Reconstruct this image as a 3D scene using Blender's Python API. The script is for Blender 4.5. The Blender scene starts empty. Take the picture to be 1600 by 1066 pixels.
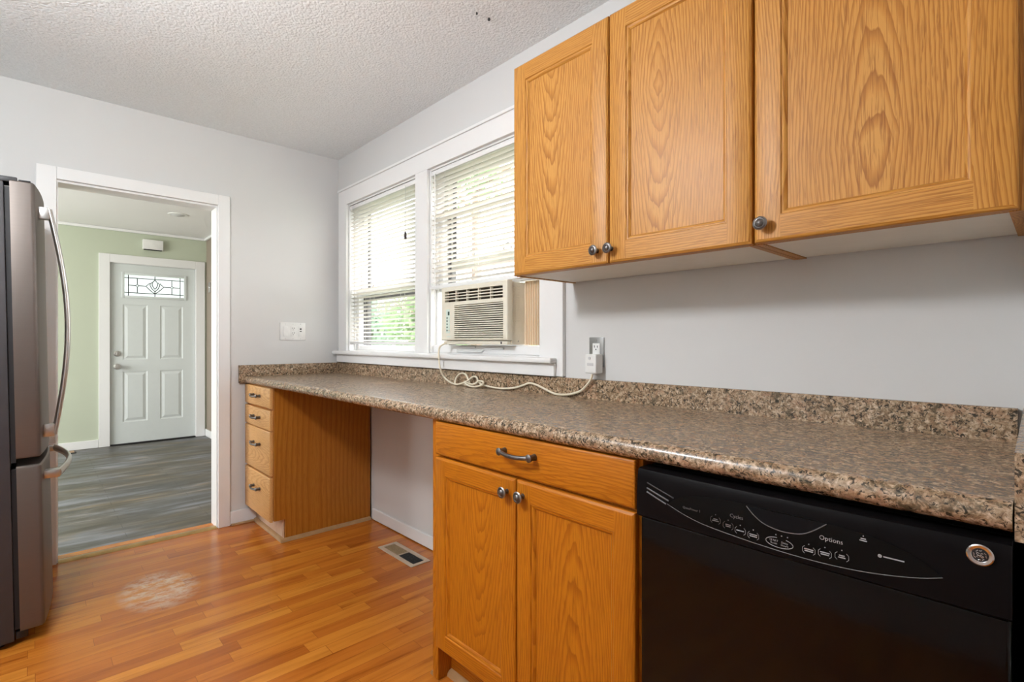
import bpy, bmesh, math, random
from mathutils import Vector, Matrix
random.seed(7)
SC = bpy.context.scene
COL = SC.collection
PI = math.pi

# ------------------------------------------------------------------ camera
cam_data = bpy.data.cameras.new('camera')
cam_data.lens = 18.0
cam_data.sensor_width = 36.0
cam_data.clip_start = 0.02
cam = bpy.data.objects.new('camera', cam_data)
COL.objects.link(cam)
cam.location = (3.541, -1.608, 1.15)
cam.rotation_euler = (PI / 2, 0, PI / 2 - math.atan(750 / 800))
SC.camera = cam

# ------------------------------------------------------------------ exposure
SC.view_settings.view_transform = 'Standard'
SC.view_settings.look = 'None'
SC.view_settings.gamma = 1.0
SC.view_settings.use_curve_mapping = False
SC.view_settings.exposure = 0.18

# ------------------------------------------------------------------ sky and sun
world = bpy.data.worlds.new('world')
SC.world = world
world.use_nodes = True
wn = world.node_tree.nodes
sky = wn.new('ShaderNodeTexSky')
sky.sky_type = 'NISHITA'
sky.sun_disc = False
sky.sun_elevation = math.radians(48)
sky.sun_rotation = math.radians(60)
sky.air_density = 1.0
sky.dust_density = 2.5
haze = wn.new('ShaderNodeHueSaturation')
haze.inputs['Saturation'].default_value = 0.22
world.node_tree.links.new(sky.outputs[0], haze.inputs['Color'])
world.node_tree.links.new(haze.outputs[0], wn['Background'].inputs[0])
wn['Background'].inputs[1].default_value = 1.0

def light(name, kind, loc, energy, color=(1, 1, 1), direction=None, size=None, size_y=None, radius=None, parent=None):
    d = bpy.data.lights.new(name, kind)
    d.energy = energy
    d.color = color
    if kind == 'AREA':
        d.shape = 'RECTANGLE' if size_y else 'SQUARE'
        d.size = size
        if size_y:
            d.size_y = size_y
    if radius is not None and kind in ('POINT', 'SPOT'):
        d.shadow_soft_size = radius
    if kind == 'SUN':
        d.angle = math.radians(0.6)
    o = bpy.data.objects.new(name, d)
    COL.objects.link(o)
    o.location = loc
    if direction is not None:
        o.rotation_euler = Vector(direction).to_track_quat('-Z', 'Y').to_euler()
    if parent:
        o.parent = parent
    return o

light('sun', 'SUN', (8, 8, 8), 3.0, (1.0, 0.92, 0.80), direction=(-0.36, -0.55, -0.75))
# area light added at an unseen street window to brighten the front room
light('fill_front_room', 'AREA', (-1.7, -3.985, 1.45), 96, (1.0, 0.985, 0.97), direction=(0, 1, 0.12), size=2.2, size_y=1.4)

# ------------------------------------------------------------------ node helpers
def new_mat(name):
    m = bpy.data.materials.new(name)
    m.use_nodes = True
    nt = m.node_tree
    return m, nt, nt.nodes['Principled BSDF']

def lk(nt, a, b):
    nt.links.new(a, b)

def ramp(nt, fac, stops, interp='LINEAR'):
    r = nt.nodes.new('ShaderNodeValToRGB')
    r.color_ramp.interpolation = interp
    el = r.color_ramp.elements
    while len(el) < len(stops):
        el.new(0.5)
    for e, (p, c) in zip(el, stops):
        e.position = p
        e.color = (c[0], c[1], c[2], 1)
    lk(nt, fac, r.inputs[0])
    return r.outputs[0]

def mixc(nt, fac, a, b, mode='MIX'):
    m = nt.nodes.new('ShaderNodeMix')
    m.data_type = 'RGBA'
    m.blend_type = mode
    for sock, v in ((m.inputs[0], fac), (m.inputs[6], a), (m.inputs[7], b)):
        if isinstance(v, (int, float)):
            sock.default_value = v
        elif isinstance(v, tuple):
            sock.default_value = (v[0], v[1], v[2], 1)
        else:
            lk(nt, v, sock)
    return m.outputs[2]

def math_n(nt, op, a, b=None, c=None):
    m = nt.nodes.new('ShaderNodeMath')
    m.operation = op
    for i, v in enumerate((a, b, c)):
        if v is None:
            continue
        if isinstance(v, (int, float)):
            m.inputs[i].default_value = v
        else:
            lk(nt, v, m.inputs[i])
    return m.outputs[0]

def mapping(nt, vec, scale=(1, 1, 1), loc=(0, 0, 0), rot=(0, 0, 0)):
    m = nt.nodes.new('ShaderNodeMapping')
    m.inputs['Scale'].default_value = scale
    m.inputs['Location'].default_value = loc
    m.inputs['Rotation'].default_value = rot
    lk(nt, vec, m.inputs[0])
    return m.outputs[0]

def noise(nt, vec, scale, detail=2.0, rough=0.5, dist=0.0):
    n = nt.nodes.new('ShaderNodeTexNoise')
    n.inputs['Scale'].default_value = scale
    n.inputs['Detail'].default_value = detail
    n.inputs['Roughness'].default_value = rough
    n.inputs['Distortion'].default_value = dist
    lk(nt, vec, n.inputs['Vector'])
    return n

def vadd(nt, a, b):
    v = nt.nodes.new('ShaderNodeVectorMath')
    v.operation = 'ADD'
    for i, x in enumerate((a, b)):
        if isinstance(x, tuple):
            v.inputs[i].default_value = x
        else:
            lk(nt, x, v.inputs[i])
    return v.outputs[0]

def vscale(nt, a, s):
    v = nt.nodes.new('ShaderNodeVectorMath')
    v.operation = 'SCALE'
    lk(nt, a, v.inputs[0])
    if isinstance(s, (int, float)):
        v.inputs['Scale'].default_value = s
    else:
        lk(nt, s, v.inputs['Scale'])
    return v.outputs[0]

def bump(nt, bsdf, height, strength, dist=0.01):
    b = nt.nodes.new('ShaderNodeBump')
    b.inputs['Strength'].default_value = strength
    b.inputs['Distance'].default_value = dist
    lk(nt, height, b.inputs['Height'])
    lk(nt, b.outputs[0], bsdf.inputs['Normal'])

def objco(nt):
    return nt.nodes.new('ShaderNodeTexCoord').outputs['Object']

def geo_pos(nt):
    return nt.nodes.new('ShaderNodeNewGeometry').outputs['Position']

def plain(name, col, rough=0.5, metal=0.0, spec=0.5, var=0.04, scale=18.0, bumps=0.0, bscale=200.0):
    m, nt, b = new_mat(name)
    co = objco(nt)
    n = noise(nt, co, scale, 3)
    lo = tuple(c * (1 - var) for c in col)
    hi = tuple(min(1, c * (1 + var)) for c in col)
    lk(nt, ramp(nt, n.outputs[0], [(0.3, lo), (0.7, hi)]), b.inputs['Base Color'])
    b.inputs['Roughness'].default_value = rough
    b.inputs['Metallic'].default_value = metal
    b.inputs['Specular IOR Level'].default_value = spec
    if bumps:
        bump(nt, b, noise(nt, co, bscale, 2).outputs[0], bumps, 0.002)
    return m

def oak(name, horizontal, light_c, mid_c, dark_c, rings=36.0, tilt=3.2, rough=0.42, back=0.05):
    m, nt, b = new_mat(name)
    co = objco(nt)
    inf = nt.nodes.new('ShaderNodeObjectInfo')
    if horizontal:
        co = mapping(nt, co, rot=(0, PI / 2, 0))
    off = nt.nodes.new('ShaderNodeCombineXYZ')
    lk(nt, math_n(nt, 'MULTIPLY_ADD', inf.outputs['Random'], 0.16, -0.08), off.inputs[0])
    off.inputs[1].default_value = back
    lk(nt, math_n(nt, 'MULTIPLY', inf.outputs['Random'], 3.7), off.inputs[2])
    p = vadd(nt, co, off.outputs[0])
    w = noise(nt, mapping(nt, p, scale=(5, 5, 1.1)), 1.0, 2.0, 0.5)
    sub = vadd(nt, w.outputs[1], (-0.5, -0.5, -0.5))
    p2 = vadd(nt, p, vscale(nt, sub, 0.045))
    wob = noise(nt, mapping(nt, p, scale=(60, 60, 9)), 1.0, 2.0)
    p2 = vadd(nt, p2, vscale(nt, vadd(nt, wob.outputs[1], (-0.5, -0.5, -0.5)), 0.006))
    # slightly tilted growth rings cut by the board face give cathedral arcs
    p3 = mapping(nt, p2, scale=(1, 1, 0.07), rot=(math.radians(0), 0, 0))
    sx = nt.nodes.new('ShaderNodeSeparateXYZ')
    lk(nt, p2, sx.inputs[0])
    zmod = math_n(nt, 'PINGPONG', sx.outputs[2], 0.75)
    yy = math_n(nt, 'MULTIPLY_ADD', zmod, math.tan(math.radians(tilt)) * 1.6, sx.outputs[1])
    r = math_n(nt, 'SQRT', math_n(nt, 'ADD', math_n(nt, 'MULTIPLY', sx.outputs[0], sx.outputs[0]), math_n(nt, 'MULTIPLY', yy, yy)))
    ring = math_n(nt, 'FRACT', math_n(nt, 'MULTIPLY', r, rings * 4.0))
    ringc = ramp(nt, ring, [(0.0, light_c), (0.45, light_c), (0.72, mid_c), (0.93, tuple(0.55 * a + 0.45 * b for a, b in zip(dark_c, mid_c))), (1.0, light_c)])
    pores = noise(nt, mapping(nt, p2, scale=(360, 360, 11)), 1.0, 2.0, 0.6)
    pf = ramp(nt, pores.outputs[0], [(0.50, (1, 1, 1)), (0.66, (0, 0, 0))])
    c = mixc(nt, math_n(nt, 'MULTIPLY_ADD', pf, -0.72, 0.72), ringc, dark_c)
    big = noise(nt, mapping(nt, p, scale=(7, 7, 1.0)), 1.0, 2.0)
    c = mixc(nt, ramp(nt, big.outputs[0], [(0.3, (0, 0, 0)), (0.75, (0.5, 0.5, 0.5))]), c, mid_c)
    lk(nt, c, b.inputs['Base Color'])
    b.inputs['Roughness'].default_value = rough
    b.inputs['Specular IOR Level'].default_value = 0.26
    b.inputs['Coat Weight'].default_value = 0.06
    b.inputs['Coat Roughness'].default_value = 0.35
    bump(nt, b, pores.outputs[0], 0.06, 0.001)
    return m

UL, UM, UD = (0.56, 0.272, 0.058), (0.45, 0.190, 0.030), (0.23, 0.074, 0.008)
LL, LM, LD = (0.52, 0.178, 0.008), (0.43, 0.132, 0.005), (0.27, 0.072, 0.003)  # lower cabinets' oak, with shade and floor bounce put into the colour
PL, PM, PD = (0.68, 0.40, 0.16), (0.60, 0.32, 0.11), (0.45, 0.21, 0.06)  # drawer fronts' oak, paled by window sheen put into the colour
OAK_V = oak('honey_oak_upright', False, UL, UM, UD)
OAK_H = oak('honey_oak_level', True, UL, UM, UD)
OAKL_V = oak('shaded_oak_upright', False, LL, LM, LD)
OAKL_H = oak('shaded_oak_level', True, LL, LM, LD)
OAKP_V = oak('sheen_oak_upright', False, PL, PM, PD)
OAKP_H = oak('sheen_oak_level', True, PL, PM, PD)
OAK_PANEL = oak('shaded_oak_veneer', False, (0.40, 0.150, 0.016), (0.34, 0.116, 0.010), (0.26, 0.080, 0.006), rings=9.0, tilt=1.0, rough=0.42)  # veneer darkened: the knee space's shade is put into its colour

def paint(name, col, bs=0.08, rough=0.6):
    m, nt, b = new_mat(name)
    co = geo_pos(nt)
    n = noise(nt, co, 3.0, 3)
    lk(nt, ramp(nt, n.outputs[0], [(0.3, tuple(c * 0.985 for c in col)), (0.7, col)]), b.inputs['Base Color'])
    b.inputs['Roughness'].default_value = rough
    b.inputs['Specular IOR Level'].default_value = 0.3
    bump(nt, b, noise(nt, co, 220, 2).outputs[0], bs, 0.001)
    return m

WALL = paint('light_grey_wall_paint', (0.665, 0.664, 0.655))
GREEN = paint('sage_green_wall_paint', (0.53, 0.575, 0.455))
BROWN = paint('taupe_wall_paint', (0.30, 0.25, 0.20))
TRIMW = paint('white_trim_paint', (0.83, 0.83, 0.825), 0.02, 0.35)
OUTW = paint('outside_siding', (0.7, 0.7, 0.68))

def popcorn():
    m, nt, b = new_mat('popcorn_ceiling')
    co = geo_pos(nt)
    n = noise(nt, co, 75, 4, 0.6)
    v = nt.nodes.new('ShaderNodeTexVoronoi')
    v.inputs['Scale'].default_value = 95
    lk(nt, co, v.inputs['Vector'])
    h = math_n(nt, 'MULTIPLY_ADD', v.outputs[0], -0.6, n.outputs[0])
    lk(nt, ramp(nt, n.outputs[0], [(0.3, (0.80, 0.83, 0.85)), (0.7, (0.88, 0.91, 0.93))]), b.inputs['Base Color'])
    b.inputs['Roughness'].default_value = 0.9
    b.inputs['Specular IOR Level'].default_value = 0.1
    bump(nt, b, h, 0.5, 0.010)
    return m
POP = popcorn()
CEILP = paint('white_ceiling_paint', (0.88, 0.87, 0.86), 0.15, 0.8)

def laminate_floor():
    m, nt, b = new_mat('cherry_strip_laminate')
    co = geo_pos(nt)
    sw = mapping(nt, co, rot=(0, 0, PI / 2))
    br = nt.nodes.new('ShaderNodeTexBrick')
    br.offset = 0.41
    br.offset_frequency = 3
    br.squash = 1.35
    br.squash_frequency = 2
    lk(nt, sw, br.inputs['Vector'])
    br.inputs['Scale'].default_value = 1.0
    br.inputs['Brick Width'].default_value = 0.40
    br.inputs['Row Height'].default_value = 0.066
    br.inputs['Mortar Size'].default_value = 0.0009
    br.inputs['Mortar Smooth'].default_value = 0.3
    br.inputs['Color1'].default_value = (0, 0, 0, 1)
    br.inputs['Color2'].default_value = (1, 1, 1, 1)
    br.inputs['Mortar'].default_value = (0.3, 0.3, 0.3, 1)
    tone = br.outputs['Color']
    # grain runs along y, shifted on every strip
    gvec = vadd(nt, mapping(nt, co, scale=(28, 2.2, 1)), vscale(nt, tone, 37.0))
    g = noise(nt, gvec, 1.0, 5, 0.62, 0.15)
    base = ramp(nt, tone, [(0.0, (0.43, 0.120, 0.014)), (0.3, (0.53, 0.160, 0.018)), (0.65, (0.60, 0.200, 0.022)), (1.0, (0.66, 0.250, 0.032))])
    dk = ramp(nt, g.outputs[0], [(0.28, (0.52, 0.40, 0.30)), (0.42, (0.86, 0.82, 0.77)), (0.55, (1.0, 1.0, 1.0)), (0.9, (1.15, 1.2, 1.25))])
    c = mixc(nt, 1.0, base, dk, 'MULTIPLY')
    fine = noise(nt, mapping(nt, co, scale=(260, 10, 1)), 1.0, 2)
    c = mixc(nt, math_n(nt, 'MULTIPLY', fine.outputs[0], 0.22), c, (0.20, 0.065, 0.016))
    c = mixc(nt, math_n(nt, 'MULTIPLY', br.outputs['Fac'], 0.55), c, (0.10, 0.03, 0.01))
    # scuffed, worn patch in front of the doorway, widened with painted glare
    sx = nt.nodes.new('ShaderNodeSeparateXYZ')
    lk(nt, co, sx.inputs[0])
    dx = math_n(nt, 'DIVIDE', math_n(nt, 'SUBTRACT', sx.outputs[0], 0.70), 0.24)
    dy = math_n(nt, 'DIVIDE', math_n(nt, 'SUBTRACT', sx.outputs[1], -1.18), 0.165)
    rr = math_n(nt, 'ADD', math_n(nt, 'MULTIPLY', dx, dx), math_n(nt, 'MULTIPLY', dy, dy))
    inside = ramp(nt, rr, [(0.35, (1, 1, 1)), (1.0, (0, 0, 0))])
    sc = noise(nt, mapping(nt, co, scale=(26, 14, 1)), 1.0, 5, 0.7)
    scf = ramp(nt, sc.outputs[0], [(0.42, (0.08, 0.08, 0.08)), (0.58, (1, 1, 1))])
    wear_glare = mixc(nt, 1.0, inside, scf, 'MULTIPLY')
    c = mixc(nt, math_n(nt, 'MULTIPLY', wear_glare, 0.62), c, (0.74, 0.62, 0.47))
    lk(nt, c, b.inputs['Base Color'])
    b.inputs['Roughness'].default_value = 0.26
    b.inputs['Specular IOR Level'].default_value = 0.40
    bump(nt, b, g.outputs[0], 0.05, 0.001)
    return m
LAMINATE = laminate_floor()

def hall_floor():
    m, nt, b = new_mat('dark_slate_plank_floor')
    co = geo_pos(nt)
    n = noise(nt, mapping(nt, co, scale=(9, 1.7, 1)), 1.0, 5, 0.65, 0.5)
    n2 = noise(nt, mapping(nt, co, scale=(3.2, 1.1, 1), loc=(4, 7, 0)), 1.0, 3, 0.6, 0.6)
    c = ramp(nt, n.outputs[0], [(0.30, (0.042, 0.040, 0.035)), (0.47, (0.092, 0.090, 0.085)), (0.56, (0.150, 0.155, 0.170)), (0.68, (0.24, 0.25, 0.28))])
    c2 = ramp(nt, n.outputs[0], [(0.33, (0.050, 0.046, 0.035)), (0.58, (0.135, 0.112, 0.075)), (0.70, (0.30, 0.21, 0.12))])
    c = mixc(nt, ramp(nt, n2.outputs[0], [(0.42, (0, 0, 0)), (0.62, (1, 1, 1))]), c, c2)
    br = nt.nodes.new('ShaderNodeTexBrick')
    lk(nt, mapping(nt, co, rot=(0, 0, PI / 2)), br.inputs['Vector'])
    br.inputs['Scale'].default_value = 1.0
    br.inputs['Brick Width'].default_value = 1.2
    br.inputs['Row Height'].default_value = 0.10
    br.inputs['Mortar Size'].default_value = 0.002
    br.offset = 0.37
    c = mixc(nt, math_n(nt, 'MULTIPLY', br.outputs['Fac'], 0.5), c, (0.02, 0.02, 0.02))
    lk(nt, c, b.inputs['Base Color'])
    lk(nt, math_n(nt, 'MULTIPLY_ADD', n2.outputs[0], 0.25, 0.30), b.inputs['Roughness'])
    bump(nt, b, n.outputs[0], 0.08, 0.003)
    return m
SLATE = hall_floor()

def granite():
    m, nt, b = new_mat('brown_granite_laminate')
    co = geo_pos(nt)
    a = noise(nt, co, 85, 5, 0.68, 0.8)
    d = noise(nt, vadd(nt, co, (5, 3, 1)), 120, 4, 0.62, 1.0)
    d2 = noise(nt, vadd(nt, co, (2, 7, 5)), 45, 5, 0.66, 0.9)
    e = noise(nt, vadd(nt, co, (1, 9, 4)), 30, 4, 0.62, 0.6)
    c = ramp(nt, a.outputs[0], [(0.33, (0.120, 0.075, 0.042)), (0.46, (0.285, 0.190, 0.112)), (0.54, (0.42, 0.305, 0.200)), (0.64, (0.64, 0.49, 0.35))])
    pk = ramp(nt, e.outputs[0], [(0.52, (0, 0, 0)), (0.64, (0.55, 0.55, 0.55))])
    c = mixc(nt, pk, c, (0.43, 0.250, 0.155))
    c = mixc(nt, ramp(nt, d2.outputs[0], [(0.38, (0.8, 0.8, 0.8)), (0.46, (0, 0, 0))]), c, (0.075, 0.062, 0.036))
    c = mixc(nt, ramp(nt, d.outputs[0], [(0.40, (0.95, 0.95, 0.95)), (0.465, (0, 0, 0))]), c, (0.022, 0.020, 0.014))
    lk(nt, c, b.inputs['Base Color'])
    b.inputs['Roughness'].default_value = 0.25
    b.inputs['Specular IOR Level'].default_value = 0.55
    bump(nt, b, noise(nt, co, 160, 3).outputs[0], 0.05, 0.002)
    return m
GRANITE = granite()

def thin_glass(name, tint=(1, 1, 1), refl=1.0, frost=0.0):
    m = bpy.data.materials.new(name)
    m.use_nodes = True
    nt = m.node_tree
    nt.nodes.remove(nt.nodes['Principled BSDF'])
    out = nt.nodes['Material Output']
    tr = nt.nodes.new('ShaderNodeBsdfTransparent')
    tr.inputs[0].default_value = (*tint, 1)
    gl = nt.nodes.new('ShaderNodeBsdfGlossy')
    gl.inputs['Roughness'].default_value = 0.02
    fr = nt.nodes.new('ShaderNodeFresnel')
    # same reflectance on the way in and on the way out of the thin pane
    bf = nt.nodes.new('ShaderNodeNewGeometry').outputs['Backfacing']
    lk(nt, math_n(nt, 'MULTIPLY_ADD', bf, 1 / 1.45 - 1.45, 1.45), fr.inputs[0])
    mx = nt.nodes.new('ShaderNodeMixShader')
    lk(nt, math_n(nt, 'MULTIPLY', fr.outputs[0], refl), mx.inputs[0])
    first = tr.outputs[0]
    if frost:
        tl = nt.nodes.new('ShaderNodeBsdfTranslucent')
        n = noise(nt, objco(nt), 40, 3)
        lk(nt, ramp(nt, n.outputs[0], [(0.3, (0.62, 0.65, 0.64)), (0.7, (0.74, 0.76, 0.75))]), tl.inputs[0])
        mf = nt.nodes.new('ShaderNodeMixShader')
        mf.inputs[0].default_value = frost
        lk(nt, tr.outputs[0], mf.inputs[1])
        lk(nt, tl.outputs[0], mf.inputs[2])
        first = mf.outputs[0]
    lk(nt, first, mx.inputs[1])
    lk(nt, gl.outputs[0], mx.inputs[2])
    lk(nt, mx.outputs[0], out.inputs[0])
    return m
GLASS = thin_glass('window_glass')
FROST = thin_glass('textured_door_glass', (0.70, 0.71, 0.70), 1.0, 0.6)

def translucent(name, col, tcol, fac, rough=0.5):
    m = bpy.data.materials.new(name)
    m.use_nodes = True
    nt = m.node_tree
    b = nt.nodes['Principled BSDF']
    n = noise(nt, objco(nt), 25, 2)
    lk(nt, ramp(nt, n.outputs[0], [(0.3, tuple(c * 0.95 for c in col)), (0.7, col)]), b.inputs['Base Color'])
    b.inputs['Roughness'].default_value = rough
    tl = nt.nodes.new('ShaderNodeBsdfTranslucent')
    tl.inputs[0].default_value = (*tcol, 1)
    mx = nt.nodes.new('ShaderNodeMixShader')
    mx.inputs[0].default_value = fac
    lk(nt, b.outputs[0], mx.inputs[1])
    lk(nt, tl.outputs[0], mx.inputs[2])
    lk(nt, mx.outputs[0], nt.nodes['Material Output'].inputs[0])
    return m
SLAT = translucent('white_blind_slat', (0.84, 0.82, 0.78), (0.88, 0.86, 0.82), 0.45, 0.4)
ACCORD = translucent('yellowed_shaded_accordion', (0.50, 0.34, 0.19), (0.70, 0.42, 0.20), 0.30, 0.5)  # yellowed plastic, with the shade of the pleat valleys painted in
ACCORDL = translucent('lit_accordion_ridge', (0.84, 0.77, 0.64), (0.85, 0.70, 0.48), 0.25, 0.5)  # lighter copy for the ridges, the light they catch painted in
LEAF = translucent('green_leaves', (0.34, 0.46, 0.26), (0.50, 0.66, 0.36), 0.45, 0.6)
LEAF2 = translucent('blue_green_leaves', (0.40, 0.52, 0.42), (0.52, 0.68, 0.52), 0.45, 0.6)

CREAM = plain('cream_plastic', (0.78, 0.74, 0.62), 0.42)
CREAMD = plain('brown_vent_cavity', (0.045, 0.034, 0.022), 0.8)
MINT = plain('pale_mint_label', (0.68, 0.78, 0.70), 0.4)
DKGRN = plain('dark_green_print', (0.05, 0.10, 0.08), 0.5)
ORANGE = plain('amber_indicator', (0.80, 0.40, 0.10), 0.4)
WHITEP = plain('white_plastic', (0.80, 0.80, 0.78), 0.35)
GREYP = plain('light_grey_plastic', (0.60, 0.60, 0.60), 0.4)
CORDM = plain('ivory_cord', (0.78, 0.71, 0.56), 0.5)
BLACKP = plain('black_plastic', (0.010, 0.009, 0.010), 0.5)
DARKHOLE = plain('dark_opening', (0.012, 0.012, 0.012), 0.8)
PEWTER = plain('antique_pewter', (0.145, 0.135, 0.13), 0.36, 0.85, var=0.25, scale=60)
PEWTERL = plain('worn_pewter_rim', (0.32, 0.30, 0.28), 0.35, 0.9, var=0.2, scale=60)
CHROME = plain('polished_steel', (0.72, 0.72, 0.72), 0.14, 1.0, var=0.02)
SATIN = plain('satin_nickel', (0.62, 0.61, 0.59), 0.28, 1.0, var=0.03)
STEELPL = plain('stainless_wall_plate', (0.36, 0.36, 0.35), 0.38, 0.9, var=0.04)
DOORW = plain('grey_white_door_paint', (0.66, 0.70, 0.69), 0.42, var=0.01, bumps=0.05)
CAME = plain('lead_came', (0.06, 0.06, 0.06), 0.5, 0.3)
WHITEB = plain('white_melamine', (0.78, 0.735, 0.65), 0.5, var=0.02)
KICK = plain('sheen_toe_board', (0.60, 0.44, 0.32), 0.45, var=0.08)  # reflected light on the toe board is put into its colour
MOULD = plain('stained_shoe_moulding', (0.38, 0.22, 0.10), 0.4, var=0.12)
VENTM = plain('beige_vent_metal', (0.58, 0.46, 0.34), 0.45, 0.2, var=0.08)
VENTL = plain('tan_vent_grille', (0.36, 0.26, 0.14), 0.5, 0.2, var=0.2, scale=120)
BRASS = plain('brass_threshold', (0.42, 0.27, 0.10), 0.35, 0.6, var=0.15)
BRONZE = plain('dark_window_track', (0.035, 0.035, 0.035), 0.5)
SASHG = plain('grey_green_sash', (0.50, 0.50, 0.42), 0.5)
FRSIDE = plain('charcoal_fridge_cabinet', (0.045, 0.042, 0.045), 0.5, 0.2, bumps=0.1, bscale=500)
GASKET = plain('black_rubber_gasket', (0.012, 0.011, 0.012), 0.6)
TASSEL = plain('dark_brown_tassel', (0.04, 0.03, 0.025), 0.5)
BARK = plain('tree_bark', (0.42, 0.30, 0.24), 0.9, var=0.3, scale=14)
LAWN = plain('lawn', (0.26, 0.31, 0.20), 0.9, var=0.3, scale=6)
SLITG = plain('dull_grey_slit', (0.11, 0.11, 0.115), 0.45)
EDGEG = plain('dim_grey_line', (0.15, 0.15, 0.155), 0.5)
INK = plain('pale_grey_print', (0.34, 0.34, 0.35), 0.5)
FAINT = plain('faint_grey_print', (0.13, 0.12, 0.12), 0.5)

def brushed(name, col, rough, metal):
    m, nt, b = new_mat(name)
    n = noise(nt, mapping(nt, objco(nt), scale=(3, 3, 400)), 1.0, 2)
    lk(nt, ramp(nt, n.outputs[0], [(0.3, tuple(c * 0.96 for c in col)), (0.7, col)]), b.inputs['Base Color'])
    b.inputs['Roughness'].default_value = rough
    b.inputs['Metallic'].default_value = metal
    return m
SLATEM = brushed('slate_steel_door', (0.155, 0.132, 0.118), 0.46, 0.7)
DWPANEL = plain('satin_black_panel', (0.0045, 0.0038, 0.0042), 0.34, 0.0, 0.09)
DWGLOSS = plain('gloss_black_door', (0.0025, 0.002, 0.002), 0.09, 0.0, 0.26)
DWPOCK = plain('matt_black_pocket', (0.004, 0.004, 0.005), 0.40, 0.0, 0.12)
DWLENS = plain('gloss_black_lens', (0.002, 0.002, 0.002), 0.10, 0.0, 0.18)

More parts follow.
